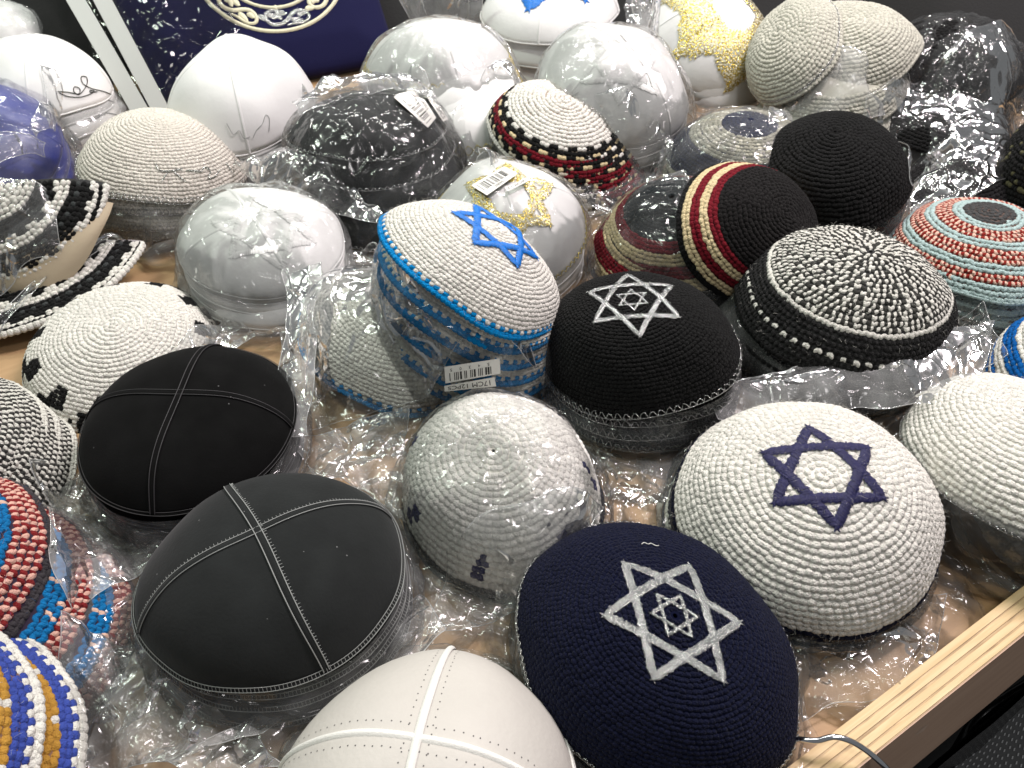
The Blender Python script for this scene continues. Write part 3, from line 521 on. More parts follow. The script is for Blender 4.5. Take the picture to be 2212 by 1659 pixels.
h, t = knit_hat('O', 'plain black crocheted kippah standing tall beside the burgundy striped one', 'plain black crocheted kippah', const(BLACKY), BLACKY, .0046, .0050, edge=e_row(BLACKY, .005, .002), group=NK)
under('O', 4, (h.x + .0, h.y - .004, .006, .02, -.03), 'plain black kippah', 'under the tall plain black one')
h, t = knit_hat('Q', 'white crocheted kippah with red, black and cream zigzag border', 'red and black zigzag bordered kippah', c_q, (.3, .25, .2), .0048, .0052, edge=e_row(WHITE, .005, .002), group=WK)
under('Q', 4, (h.x + .028, h.y - .012, .006, .02, .03), 'zigzag bordered white kippah', 'under the red and black bordered one')
h, t = knit_hat('F', 'off-white fine crocheted kippah with silver lettering and silver rim', 'off-white kippah with silver rim', const((.70, .66, .59)), (.70, .66, .59), .0040, .0042, segs=6, edge=e_silver(85, .95), group=WK)
L = [curve_on(h, t, M_SILVER, p_, .0006, .0022) for p_ in ([(.635, 4.974), (.698, 5.027), (.704, 5.166), (.692, 5.323)], [(.717, 5.219), (.805, 5.323)], [(.723, 5.131), (.799, 5.061)], [(.704, 5.376), (.736, 5.568)],
     [(.742, 5.568), (.704, 5.655), (.755, 5.707), (.811, 5.637), (.811, 5.742), (.774, 5.864)], [(.742, 6.039), (.843, 6.039)], [(.761, 6.248), (.836, 6.196)])]
mk('silver_lettering', *merge(L), M_SILVER, t, kind='stuff')
under('F', 3, (h.x - .004, h.y - .008, .006, -.06, .1), 'off-white silver-rimmed kippah', 'under the silver lettered one')
h, t = knit_hat('V', 'white crocheted kippah with black checker blocks around its rim', 'black and white checker kippah', c_v, WHITE, .0041, .0043, segs=6, edge=e_row(WHITE, .0045, .002), group=WK)
h, t = knit_hat('AB', 'plain white crocheted kippah with thin silver rim at the right edge', 'plain white kippah with silver rim', c_white, WHITE, .0050, .0050, edge=lambda h, t: rim_loops(h, t, M_SILVER, 110, .985, 1.01, .0004), group=WK)
fuzz(h, t, 600, [WHITE])
h, t = knit_hat('AC2', 'plain white crocheted kippah in a bag beneath the silver-rimmed white one', 'white kippah', c_white, WHITE, .0050, .0050, edge=e_row(WHITE, .005, .002), group=WK)
h, t = knit_hat('AC', 'white crocheted kippah with small navy motifs inside a clear bag', 'white kippah with navy motifs', c_ac, WHITE, .0052, .0052, edge=e_row(NAVY, .0045, .0018), group=WK)
under('AC', 1, (h.x, h.y, .005, .05, -.06), 'white kippah with navy motifs', 'in the central bag')
h, t = knit_hat('AH', 'black kippah with burgundy and cream stripes leaning on its rim', 'black kippah with burgundy stripes', c_ah, BLACKY, .0042, .0048, group='striped kippot', edge=e_row(BLACKY, .005, .002))
h, t = knit_hat('AH2', 'dark kippah with burgundy and cream stripes inside a bag, lying flat', 'burgundy and cream striped dark kippah', c_ah2, BLACKY, .0042, .0048, group='striped kippot', edge=e_row(BLACKY, .005, .002))
under('AH2', 2, (h.x - .012, h.y - .002, .008, 0, -.12), 'burgundy striped dark kippah', 'in the bag')
h, t = knit_hat('P', 'navy kippah with a beige net band inside a bag at the back', 'navy and beige kippah', c_p, (.02, .025, .05), .0046, .005, group=NK, edge=e_row(BEIGE, .005, .002))
under('P', 3, (h.x + .0, h.y - .002, .006, -.02, 0), 'navy kippah with beige trim', 'under the beige net band')
h, t = knit_hat('L', 'grey-white crocheted kippah standing on edge at the back', 'grey-white kippah', const(GREYW), GREYW, .0050, .0052, group=WK, edge=lambda h, t: (rim_row(h, t, .005, GREYW, None, .0026), rim_loops(h, t, M_SILVER, 60, .93, .95, .0004)))
h, t = knit_hat('L2', 'grey-white crocheted kippah half hidden behind the one standing on edge', 'grey-white kippah', const(GREYW), GREYW, .0050, .0052, group=WK, edge=e_row(GREYW, .005, .0026))
under('L2', 2, (h.x - .02, h.y - .05, .02, .1, -.2), 'grey-white kippah', 'of those behind the upright one')
h, t = knit_hat('M', 'black crocheted kippah in a shiny crumpled bag, top right corner', 'black kippah', const(BLACKY), BLACKY, .0050, .0050, group=NK)
under('M', 3, (h.x, h.y, .006, .05, -.1), 'black kippah', 'in the shiny top right bag')
FIT['BF'] = (*at(2035, 292, .022), -.15, .12, .086, .042, 1.04, .4); FIT['BG'] = (*at(2085, 405, .016), .05, -.2, .072, .034, 1.08, 1.)
h, t = knit_hat('BF', 'slumped black kippah under crumpled film in front of the top right bag', 'black kippah', const(BLACKY), BLACKY, .0048, .0050, group=NK)
h, t = knit_hat('BG', 'small flattened black kippah under film behind the rust striped one', 'black kippah', const((.010, .009, .010)), BLACKY, .0048, .0050, group=NK)
h, t = knit_hat('AM', 'black kippah with olive flecks cut by the right edge', 'black flecked kippah', c_am, BLACKY, .0050, .0050, group=NK)
under('AM', 2, (h.x, h.y, .012, .0, -.1), 'black olive-flecked kippah', 'at the right edge')
h, t = knit_hat('AJ', 'black and white tweed kippah cut by the left edge', 'black and white tweed kippah', c_aj, (.10, .10, .09), .0047, .0049, 'vee', group='tweed kippot', edge=e_row(GREYL, .005, .0022))
under('AJ', 2, (h.x + .014, h.y - .003, .008, .02, 0), 'black and white tweed kippah', 'at the left edge')
h, t = knit_hat('AK', 'bright blue kippah with a red and pink tweed border, left edge', 'blue and red tweed kippah', c_ak, (.04, .03, .05), .0057, .0058, 'vee', group='striped kippot', edge=e_row((.05, .045, .05), .006, .0026))
fuzz(h, t, 500, [(.72, .42, .34), BLU2])
under('AK', 2, (h.x + .050, h.y - .022, .010, .05, .10), 'blue and red tweed kippah', 'sliding out to the right', hs=.62)
h, t = knit_hat('AL', 'mustard kippah with royal blue and white border, bottom left corner', 'mustard and blue kippah', c_al, (.2, .12, .08), .0047, .0050, group='striped kippot', edge=e_row(WHITE, .0055, .0028))
fuzz(h, t, 500, [WHITE, GOLDY])
under('AL', 1, (h.x + .013, h.y + .004, .040, .08, -.06), 'mustard kippah with blue and white border', 'in the bottom left corner', hs=.62)
h, t = knit_hat('AI', 'white kippah with a blue ring, cut by the right edge', 'white kippah with blue ring', c_ai, WHITE, .0050, .0052, group=WK, edge=e_row(WHITE, .005, .002))
under('AI', 1, (h.x, h.y, .01, 0, 0), 'white kippah with blue ring', 'at the right edge')
h, t = knit_hat('T', 'folded black and white scalloped kippah with beige lining, left edge', 'black and white kippah', c_t, (.05, .05, .05), .0050, .0054, group='tweed kippot', edge=e_row(WHITE, .006, .003), depth=.6, half=True)
s_ = np.linspace(.55, 1.12, 10)[:, None]; th_ = np.pi + np.linspace(.0, 1.0, 72)[None] * np.pi; P_, _a, _b, N_ = h.frame(s_ + 0 * th_, th_ + 0 * s_); P_ = P_ - N_ * .006
P_ = P_ + (np.array(h.rot).T @ np.array([.008, -.012, -.006])); Pb = P_ - N_ * .0015; kk = P_.size // 3; mk('lining', np.concatenate([P_.reshape(-1, 3), Pb.reshape(-1, 3)]), np.concatenate([grid(10, 72), grid(10, 72)[:, ::-1] + kk]), M_LINING, t)
h, t = knit_hat('T2', 'folded black and white kippah in plastic under the scalloped one', 'black and white kippah', c_t, (.3, .28, .28), .0050, .0054, group='tweed kippot', edge=e_row(WHITE, .006, .004), depth=.6, half=True)
# ---- panelled kippot in leather
def seams_suede(mt, wdt, tick, off):
    def f_(h, t):
        L = []
        for k in (0, 1):
            q = np.linspace(-1, 1, 81); a = h.th0 + k * np.pi / 2 + .05 * np.sin(3 * q) * (1 - q * q); S, TH = np.abs(q) * .985, np.where(q >= 0, a, a + np.pi)
            v, f = strip_on(h, S, TH, wdt, .0002 + .0004 * k, .0008); mk('seam', v, f, h.core[0], t)
            xy = np.stack([S * np.cos(TH), S * np.sin(TH)], 1) * h.L; d = np.gradient(xy, axis=0); d /= np.linalg.norm(d, axis=1)[:, None]; nn = np.stack([-d[:, 1], d[:, 0]], 1)
            for sg in (-1, 1): L.append(tube(h.flat(xy + nn * off * sg, .0010 + .0004 * k), .00042, 4))
            if tick:
                l = np.concatenate([[0], np.cumsum(np.linalg.norm(np.diff(xy, axis=0), axis=1))])
                for u in np.arange(.002, l[-1], .0024):
                    c = np.array([np.interp(u, l, xy[:, i]) for i in (0, 1)]); n_ = np.array([np.interp(u, l, nn[:, i]) for i in (0, 1)])
                    sg = -1 if k else 1
                    L.append(tube(h.flat(np.array([c + n_ * off * sg * .9, c + n_ * sg * (off + .0013 + rng.uniform(0, .0011))]), .0009), .00022, 3))
        mk('topstitching', *merge(L), mt, t, kind='stuff')
    return f_
def edge_suede(mt, tick=True):
    def f_(h, t):
        p, a, b, N = h.frame(np.full(140, 1.), np.arange(140) / 140 * 2 * np.pi); v, f = tube(p - N * .0004, .0016, 6, True); mk('binding', v, f, h.core[0], t)
        L = [ring_on(h, .972, .0006, .0003), ring_on(h, 1.0, .0016, .00035)]
        if tick:
            for a0 in np.arange(0, 2 * np.pi, .027):
                pp, _, _, NN = h.frame(np.array([.968, .985, 1.]), np.full(3, a0)); L.append(tube(pp + NN * .0014, .00026, 3))
        mk('edge_stitching', *merge(L), mt, t, kind='stuff')
    return f_
BL = 'black leather kippot'
def leather(key, label, sub, m, th0, seam, edge, pinch, group):
    Hat_core = (m, None); hh, tt = panel_hat(key, label, sub, m, th0, None, None, pinch, group); hh.core = Hat_core; seam(hh, tt); edge(hh, tt)
    def band(h2, t2): h2.core = Hat_core; edge(h2, t2)
    hh.mkband = band; return hh, tt
h, t = leather('X', 'charcoal leather kippah with grey cross stitching on top of its stack', '', M_LEATHER, R_(33), seams_suede(M_GREYTHREAD, .0052, True, .0022), edge_suede(M_GREYTHREAD), .02, BL)
under('X', 3, (h.x + .004, h.y - .010, .006, -.06, 0), 'charcoal leather kippah with grey stitching', 'of the front left stack')
h, t = leather('W', 'black suede kippah with dark cross seams beside the checkered white one', '', M_SUEDE, R_(-1), seams_suede(M_DARKTHREAD, .0048, False, .0019), edge_suede(M_DARKTHREAD, False), .02, BL)
under('W', 3, (h.x, h.y - .004, .006, 0, .03), 'black suede kippah', 'under the dark-seamed suede one')
def seam_y(h, t):
    L = []
    for k in (0, 1):
        q = np.linspace(-1, 1, 81); a = h.th0 + (0, R_(86))[k]; S, TH = np.abs(q) * .985, np.where(q >= 0, a, a + np.pi)
        v, f = strip_on(h, S, TH, .0050 - .0008 * k, .0003 + .0007 * (1 - k), .0013); mk('piping', v, f, M_WHITETHREAD, t)
        for sg in (-1, 1):
            for u in np.arange(-.95, .95, .042):
                c = np.array([abs(u) * math.cos(a if u >= 0 else a + np.pi), abs(u) * math.sin(a if u >= 0 else a + np.pi)]) * h.L; d = np.array([math.cos(a), math.sin(a)]); n_ = np.array([-d[1], d[0]])
                o = c + n_ * sg * (.0068 + rng.uniform(-.0003, .0003)) + d * rng.uniform(-.0006, .0006); an = np.linspace(0, 2 * np.pi, 6, endpoint=False)
                V = np.concatenate([h.flat(o + .00045 * np.stack([np.cos(an), np.sin(an)], 1), .00012), h.flat(o[None], .00016)]); L.append((V, np.array([(i, (i + 1) % 6, 6) for i in range(6)])))
    mk('needle_holes', *merge(L), M_DARKTHREAD, t, kind='stuff')
def edge_y(h, t):
    p, a, b, N = h.frame(np.full(160, 1.), np.arange(160) / 160 * 2 * np.pi); v, f = tube(p, .0017, 7, True); mk('binding', v, f, M_WHITETHREAD, t)
    p, a, b, N = h.frame(np.full(160, .972), np.arange(160) / 160 * 2 * np.pi); v, f = tube(p + N * .0003, .0009, 6, True); mk('binding', v, f, M_WHITETHREAD, t)
h, t = leather('Y', 'white leather kippah with white piping at the bottom edge', '', M_WLEATHER, R_(84), seam_y, edge_y, .015, 'white leather kippot')
under('Y', 3, (h.x, h.y + .01, .006, -.12, 0), 'white leather kippah', 'under the white piped one')
# ---- panelled kippot in satin
SK = 'white satin kippot'
def satin(key, label, sub, th0, m=M_SATIN, pinch=.075, extra=None, n_under=3, end=None, top=''):
    hh, tt = panel_hat(key, label, sub, m, R_(th0), lambda a, b: seam_fold(a, b, m), lambda a, b: hem(a, b, m), pinch, SK if m is M_SATIN else 'satin kippot'); hh.core = (m, None)
    if extra: extra(hh, tt)
    if n_under: under(key, n_under, end(hh) if end else (hh.x, hh.y - .004, .006, hh.tx * .4, hh.ty * .4), sub, top)
    return hh, tt
def x_e(h, t):
    L = [curve_on(h, t, None, p_, .00035, .0008) for p_ in ([(.742, 4.869), (.83, 4.939), (.805, 5.027), (.868, 5.061), (.868, 5.149)], [(.881, 5.184), (.836, 5.253), (.811, 5.358), (.767, 5.445), (.805, 5.48), (.887, 5.411)])]
    mk('grey_embroidery', *merge(L), M_GREYTHREAD, t, kind='stuff')
satin('E', 'glossy white satin four-panel kippah in front of the navy velvet pouch', 'white satin kippah', 22, extra=x_e, n_under=4, top='by the navy velvet pouch', pinch=.11)
def x_b(h, t):
    L = [curve_on(h, t, None, p_, .00055, .0009) for p_ in ([(.805, 5.411), (.83, 5.568), (.868, 5.725), (.83, 5.794), (.799, 5.725), (.836, 5.672), (.874, 5.725), (.849, 5.847), (.799, 5.986), (.742, 6.056), (.723, 5.969), (.755, 5.917), (.805, 5.917), (.862, 6.021), (.918, 6.196), (.987, 6.353)],
         [(.818, 5.428), (.868, 5.55), (.899, 5.725), (.899, 5.899), (.887, 6.021), (.868, 5.952), (.887, 5.952), (.899, 6.074)])]
    mk('black_script', *merge(L), M_BLACKTHREAD, t, kind='stuff')
hb, tb = satin('B', 'white satin kippah with black looping script at the back left', 'white satin kippah with black script', -75, extra=x_b, n_under=0, pinch=.11)
hb.mkband = lambda h2, t2: (hem(h2, t2), x_b(h2, t2)); under('B', 3, (hb.x + .004, hb.y - .010, .008, -.1, .1), 'white satin kippah with black script', 'of the scripted stack')
def x_h(h, t):
    L = []
    for ph in (0, .5): L.append(zigzag_on(h, .80, .90, 26, .0005, .0008, ph=ph))
    mk('gold_zigzag', *merge(L), M_GOLDTHREAD, t, kind='stuff')
hb, tb = satin('H', 'white satin kippah with gold zigzag stitching inside a clear bag', 'white satin kippah with gold zigzag', 20, extra=x_h, n_under=0)
hb.mkband = lambda h2, t2: (hem(h2, t2), x_h(h2, t2)); under('H', 4, (hb.x + .03, hb.y - .05, .006, -.02, .02), 'gold zigzag satin kippah', 'in the clear bag at the back')
satin('I', 'white satin kippah with broad royal blue star at the top edge', 'white satin kippah', 80, extra=lambda h, t: star(h, t, M_BLUETHREAD, (.0, .010), .074, 8, .015, .0008, .0008, step=.0015), n_under=2, top='under the broad blue star')
satin('J', 'white satin kippah with raised white star inside a bag at the back', 'white satin kippah', 40, extra=lambda h, t: star(h, t, M_SATIN, (-.006, -.026), .052, 25, .007, .0003, .00035), n_under=4, top='under the raised white star, back bag')
satin('K', 'white satin kippah covered by a broad glittering gold star', 'white satin kippah', 10, extra=lambda h, t: star(h, t, M_GLITTER, (.0, .0), .098, 42, .034, .0008, .0010, step=.002), n_under=3, top='under the broad gold star')
satin('R', 'white satin kippah with gold star under a barcode sticker', 'white satin kippah with gold trim', 15, extra=lambda h, t: (star(h, t, M_GLITTER, (.004, -.012), .050, 30, .011, .0008, .0009, step=.0015), mk('gold_edging', *zigzag_on(h, .96, 1.0, 70, .0005, .0012), M_GOLDTHREAD, t, kind='stuff')), n_under=3, top='under the barcoded gold star')
satin('U', 'white satin kippah with raised white star in a bag left of centre', 'white satin kippah', 30, extra=lambda h, t: star(h, t, M_SATIN, (.012, -.013), .045, 52, .006, .0003, .00035), n_under=4, end=lambda h: (h.x + .004, h.y - .014, .006, -.02, .03), top='of the bagged stack left of centre')
satin('S', 'royal blue satin kippah in plastic at the left edge', 'royal blue satin kippah', 10, m=M_BLUESATIN, n_under=2, top='at the left edge')
satin('A', 'white satin kippah in cloudy plastic, top left corner', 'white satin kippah', 30, n_under=2, top='in the cloudy top left bag')
def x_g(h, t): mk('silver_edging', *merge([zigzag_on(h, .965, 1.005, 80, .0005, .0012), ring_on(h, 1.0, .0012, .0004)]), M_SILVER, t, kind='stuff')
hb, tb = panel_hat('G', 'black leather kippah with silver edging inside a stickered bag', 'black leather kippah with silver edging', M_LEATHER, R_(30), lambda a, b: seam_fold(a, b, M_LEATHER, .004), None, .03, BL); hb.core = (M_LEATHER, None); x_g(hb, tb)
hb.mkband = x_g; under('G', 3, (hb.x + .030, hb.y - .060, .010, -.10, -.12), 'black leather kippah with silver edging', 'in the stickered bag')
# ------------------------------------------------------------------ table, its plywood lip, floor, added backdrop cloth
A0, A1 = at(2212, 1265, .02), at(1700, 1659, .02); u2 = (A0 - A1)[:2] / np.linalg.norm((A0 - A1)[:2]); n2 = np.array([u2[1], -u2[0]])   # along the lip, and outward
Ml = Matrix(((u2[0], n2[0], 0, A1[0]), (u2[1], n2[1], 0, A1[1]), (0, 0, 1, 0), (0, 0, 0, 1)))
tb = thing('table', 'plywood market table with a raised plywood lip along its front edge', 'table', Ml)
v, f = boxmesh(-1.6, 1.6, -1.75, 0, -.018, 0); mk('table_top', v, f, M_TABLE, tb, smooth=False)
plies = [(0, .0052, 0), (.0052, .0066, 1), (.0066, .0108, 0), (.0108, .0128, 1), (.0128, .0172, 0), (.0172, .0186, 1), (.0186, .0222, 0), (.0222, .0230, 1)]
for k, (a, b, dk) in enumerate(plies):
    n = 60; x = np.linspace(-1.6, 1.6, n); top = .020 - (.0006 if dk else 0) + .0002 * np.sin(9 * x + k)
    V = np.concatenate([np.stack([x, 0 * x + yy, zz], 1) for yy, zz in ((a, 0 * x - .03), (a, top), (b, top), (b, 0 * x - .03))]).reshape(4, n, 3).transpose(1, 0, 2).reshape(-1, 3)
    mk('ply', V, grid(n, 4, True), M_PLYDARK if dk else M_PLYLIGHT, tb, smooth=False)
xx = (-1.6, 1.6); V = np.array([(x, *q) for x in xx for q in ((.0231, .0196), (.0238, .0196), (.0400, -.045), (.0392, -.045))]); mk('veneer', V, [np.array([(0, 1, 5, 4), (1, 2, 6, 5), (2, 3, 7, 6), (3, 0, 4, 7)])], M_VENEER, tb, smooth=False)
fl = mk('floor', [(-4, -4, -.8), (4, -4, -.8), (4, 6, -.8), (-4, 6, -.8)], [np.array([(0, 1, 2, 3)])], mat('dark_floor', (.015, .014, .013), .7, bump=(30, .2)), smooth=False); fl['kind'] = 'structure'
# ---- chrome hook wire on the lip, and the things hanging under it
pts_ = [(1712, 1594, .026), (1735, 1598, .030), (1765, 1600, .033), (1800, 1592, .036), (1835, 1600, .036), (1870, 1620, .034), (1900, 1645, .030), (1925, 1672, .020), (1938, 1705, .0), (1935, 1740, -.02)]
P = smooth_path([at(*p) for p in pts_], 6); o = mk('hook', *tube(P, .0019, 10), M_CHROME); o['label'] = 'bent chrome wire hook lying over the plywood lip'; o['category'] = 'hook'
P = smooth_path([at(2012, 1602, -.07), at(1968, 1662, -.09), at(1940, 1720, -.12)], 6); o = mk('cord', *tube(P, .0006, 5), M_GREYTHREAD); o['label'] = 'thin grey elastic cord hanging below the plywood lip'; o['category'] = 'cord'
def drop_sheet(y0, z0, ln, x0, x1, m, name, parent=None, lab=None, cat=None, lean=.12, amp=.012, sd=0, th=.004):
    nu, nv = 50, 40; x = np.linspace(x0, x1, nu)[:, None] + np.zeros((1, nv)); q = np.linspace(0, 1, nv)[None] + np.zeros((nu, 1))
    P = np.stack([x, y0 + lean * q, z0 - ln * q], -1); d = noise(np.stack([x * 9 + sd, q * 3, 0 * q], -1)); P[..., 1] += amp * d; P[..., 2] += .3 * amp * noise(np.stack([x * 14, q * 5 + sd, 0 * q + 4], -1))
    B = P + np.array([0, -th, 0]); k = nu * nv; F = grid(nu, nv); V = np.concatenate([P.reshape(-1, 3), B.reshape(-1, 3)])
    o = mk(name, V, np.concatenate([F, F[:, ::-1] + k]), m, parent)
    if lab: o['label'] = lab; o['category'] = cat; o.matrix_world = Ml
    return o, P
drop_sheet(.050, -.06, .5, -.4, .9, M_BLACKVINYL, 'black_sleeve', lab='black vinyl garment sleeve hanging in front of the table edge', cat='sleeve', sd=3, lean=.02)
t = thing('mesh_bag', 'grey perforated mesh bag in a black frame hanging under the plywood lip', 'bag', None)
C4 = [at(2128, 1556, -.10), at(2330, 1420, -.10), at(2330, 1760, -.20), at(2020, 1700, -.16)]; nu, nv = 50, 40; u_ = np.linspace(0, 1, nu)[:, None, None]; v_ = np.linspace(0, 1, nv)[None, :, None]
P = (C4[0] * (1 - u_) + C4[1] * u_) * (1 - v_) + (C4[3] * (1 - u_) + C4[2] * u_) * v_; P[..., 2] += .006 * noise(P * 22)
mk('mesh_panel', np.concatenate([P.reshape(-1, 3), P.reshape(-1, 3) - [0, 0, .003]]), np.concatenate([grid(nu, nv), grid(nu, nv)[:, ::-1] + nu * nv]), M_MESHCLOTH, t)
L = []
for i in range(2, 48, 2):
    for j in range(2, 37, 3):
        c = P[i, j + (i // 2) % 2] + np.array([0, 0, .0012]); e1, e2 = (P[i + 1, j] - P[i, j]) * .30, (P[i, j + 1] - P[i, j]) * .55
        L.append((np.array([c - e1 - e2, c + e1 - e2, c + e1 + e2, c - e1 + e2]), np.array([(0, 1, 2, 3)])))
mk('mesh_holes', *merge(L), mat('pale_dash', (.42, .42, .42), .5), t, kind='stuff', smooth=False)
mk('frame', *tube(smooth_path([P[0, -1] + [-.004, 0, .003], P[0, 20] + [-.004, 0, .004], P[0, 0] + [-.003, .002, .005], P[25, 0] + [0, .003, .006], P[-1, 0] + [0, .003, .006]], 8), .005, 8), M_BLACKVINYL, t)
# ---- black backdrop cloth added to stand in for the dark background
nu, nv = 90, 40; gx = np.linspace(-1.7, 1.7, nu)[:, None] + np.zeros((1, nv)); gy = np.linspace(0, 1.2, nv)[None] + 1.23 - .22 * np.clip((np.abs(gx) - .50) / .12, 0, 1)
gz = .004 + .13 * np.clip(np.linspace(0, 1.2, nv)[None] * 5, 0, 1) + 0 * gx + .03 * noise(np.stack([gx * 5, gy * 5, 0 * gx], -1)); k = nu * nv
o = mk('backdrop_cloth', np.stack([gx, gy, gz], -1).reshape(-1, 3), grid(nu, nv), M_BLACK); o['label'] = 'black backdrop cloth added behind the goods to stand for the dark background'; o['category'] = 'cloth'
# ------------------------------------------------------------------ navy velvet pouch in its clear sleeve
b0, b1 = at(318, 236, .004), at(772, 152, .004); ex = (b1 - b0) / np.linalg.norm(b1 - b0); up0 = np.array([-ex[1], ex[0], 0]); sl = R_(40)
ey = up0 * math.cos(sl) + np.array([0, 0, 1]) * math.sin(sl); ez = np.cross(ex, ey); O = b0
Mp = Matrix([[*np.array([ex[i], ey[i], ez[i], O[i]])] for i in range(3)] + [[0, 0, 0, 1]])
def onplane(px, py, off=0.):
    d = ray(px, py); t_ = ((O + ez * off - CAMP) @ ez) / (d @ ez); q = CAMP + d * t_ - O; return np.array([q @ ex, q @ ey])
class Flat:
    L = 1.
    def flat(h, xy, lift=0.):
        xy = np.asarray(xy, float); z = PZ(xy[..., 0], xy[..., 1]) + lift; return np.concatenate([xy, np.broadcast_to(z, xy.shape[:-1])[..., None]], -1)
PW, PH = np.linalg.norm(b1 - b0) + .06, .42
def PZ(x, y): return .012 + .014 * np.clip(np.minimum(np.minimum(x, PW - x), np.minimum(y, PH - y)) / .05, 0, 1) ** .6 + .0025 * noise(np.stack([x * 9, y * 9, 0 * x], -1))
pouch = thing('velvet_pouch', 'navy velvet pouch with an embroidered scroll ring, leaning at the back', 'pouch', Mp)
nu, nv = 60, 60; X, Y = np.meshgrid(np.linspace(0, PW, nu), np.linspace(0, PH, nv), indexing='ij'); F_ = Flat(); top = F_.flat(np.stack([X, Y], -1)).reshape(-1, 3); bot = top.copy(); bot[:, 2] = -.002; k = nu * nv
rim = np.concatenate([np.arange(nu) * nv, (nu - 1) * nv + np.arange(1, nv), (np.arange(nu - 2, -1, -1)) * nv + nv - 1, np.arange(nv - 2, 0, -1)]); r2 = np.roll(rim, -1)
mk('velvet_body', np.concatenate([top, bot]), np.concatenate([grid(nu, nv), grid(nu, nv)[:, ::-1] + k, np.stack([rim, rim + k, r2 + k, r2], 1)]), M_VELVET, pouch)
ctr = onplane(578, -84, .02); ro = np.linalg.norm(onplane(578, 72, .02) - ctr); ri = np.linalg.norm(onplane(572, 20, .02) - ctr)
for r_, nm in ((ro, .0055), (ri, .0050)):
    a = np.linspace(0, 2 * np.pi, 240); mk('embroidered_ring', *path_bar(F_, ctr + r_ * np.stack([np.cos(a), np.sin(a)], 1), nm, .0008, .0014, .0012), M_CREAMTHREAD, pouch, kind='stuff')
S_main = [(1060, 175), (980, 150), (900, 108), (790, 92), (700, 150), (690, 250), (765, 340), (880, 365), (1010, 310), (1120, 215), (1230, 172), (1330, 205), (1390, 290), (1370, 380), (1270, 415), (1110, 385), (1010, 395)]
leaves = [[(720, 195), (790, 190), (840, 270)], [(835, 150), (880, 190), (960, 275)], [(870, 120), (960, 150), (1050, 190)], [(1345, 300), (1290, 250), (1220, 250)], [(1110, 285), (1170, 330), (1270, 395)], [(560, 210), (620, 240), (690, 300)], [(1690, 60), (1730, 40), (1760, 30)]]
rm = .5 * (ro + ri); sc_ = (ro - ri) / 420
def scroll(pts, a0): q = smooth_path(pts, 6); x, y = (q[:, 0] - 1040) * sc_, (q[:, 1] - 262) * sc_; an = a0 + x / rm; r = rm + y * .92; return ctr + np.stack([np.cos(an) * r, np.sin(an) * r], 1)
for k in range(8):
    a0 = -np.pi / 2 + .02 + k * np.pi / 4; m_ = M_SILVER if k % 2 == 0 else M_CREAMTHREAD
    n = (len(S_main) - 1) * 6 + 1; w_ = .0058 * (.55 + .45 * np.sin(np.linspace(0, np.pi, n))); L = [path_bar(F_, scroll(S_main, a0), w_, .0008, .0012, .0012)]
    for lf in leaves: L.append(path_bar(F_, scroll(lf, a0), .0085 * np.sin(np.linspace(.35, np.pi - .25, 13)), .0008, .0012, .0012))
    mk('scroll_embroidery', *merge(L), m_, pouch, kind='stuff')
def crumple_sheet(name, P, m, parent=None, amp=.003, f=40., seed=0, cl=None, amps=None, zmin=.0018):
    """P (nu,nv,3) smooth film -> creased film"""
    du = np.gradient(P, axis=0); dv = np.gradient(P, axis=1); N = np.cross(du, dv); N /= np.linalg.norm(N, axis=-1, keepdims=True) + 1e-12
    c = 1.5 * crumple(P + seed * 3.7, f) + .25 * crinkle(P + seed * 2.1, f); c2 = noise(P * f * .35 + seed); A = amp if amps is None else amp * amps
    lat = np.stack([noise(P * f * .8 + 5 + seed), noise(P * f * .8 + 45 + seed), 0 * c], -1)
    Q = P + N * (A * (c + c2 * .8))[..., None] + lat * (A * .5 * np.ones_like(c))[..., None]; Q[..., 2] = np.maximum(Q[..., 2], zmin)
    return mk(name, Q.reshape(-1, 3), grid(P.shape[0], P.shape[1]), m, parent), Q
# clear sleeve over the pouch and its two stiff grey edge strips
nu, nv = 130, 120; X, Y = np.meshgrid(np.linspace(-.045, PW * .42, nu), np.linspace(-.012, PH + .02, nv), indexing='ij'); zz = PZ(np.clip(X, 0, PW), np.clip(Y, 0, PH)) + .006
edge_ = np.clip(1.2 - np.minimum(np.minimum(X, PW - X), np.minimum(Y, PH - Y)) / .09, .12, 1.2)
crumple_sheet('clear_sleeve', np.stack([X, Y, zz], -1), M_SLEEVE, pouch, amp=.006, f=22, seed=4, amps=edge_, zmin=-.01)
for (ax, bx) in (((160, -6), (306, 246)), ((218, -6), (346, 236))):
    pa, pb = onplane(*ax, .02), onplane(*bx, .02); d = (pa - pb) / np.linalg.norm(pa - pb); nn = np.array([-d[1], d[0]]); L_ = np.linalg.norm(pa - pb) + .12; Vs = []
    for q in np.linspace(-.01, L_, 24):
        c = pb + d * q; zb = .022 + .002 * math.sin(q * 20)
        for (o_, z_) in ((-.011, 0), (-.011, .004), (.011, .004), (.011, 0)): Vs.append((*(c + nn * o_ * (.82 if q < 0 else 1)), zb + z_))
    mk('edge_strip', np.array(Vs), grid(24, 4, True), M_GREYPLASTIC, pouch, smooth=False)
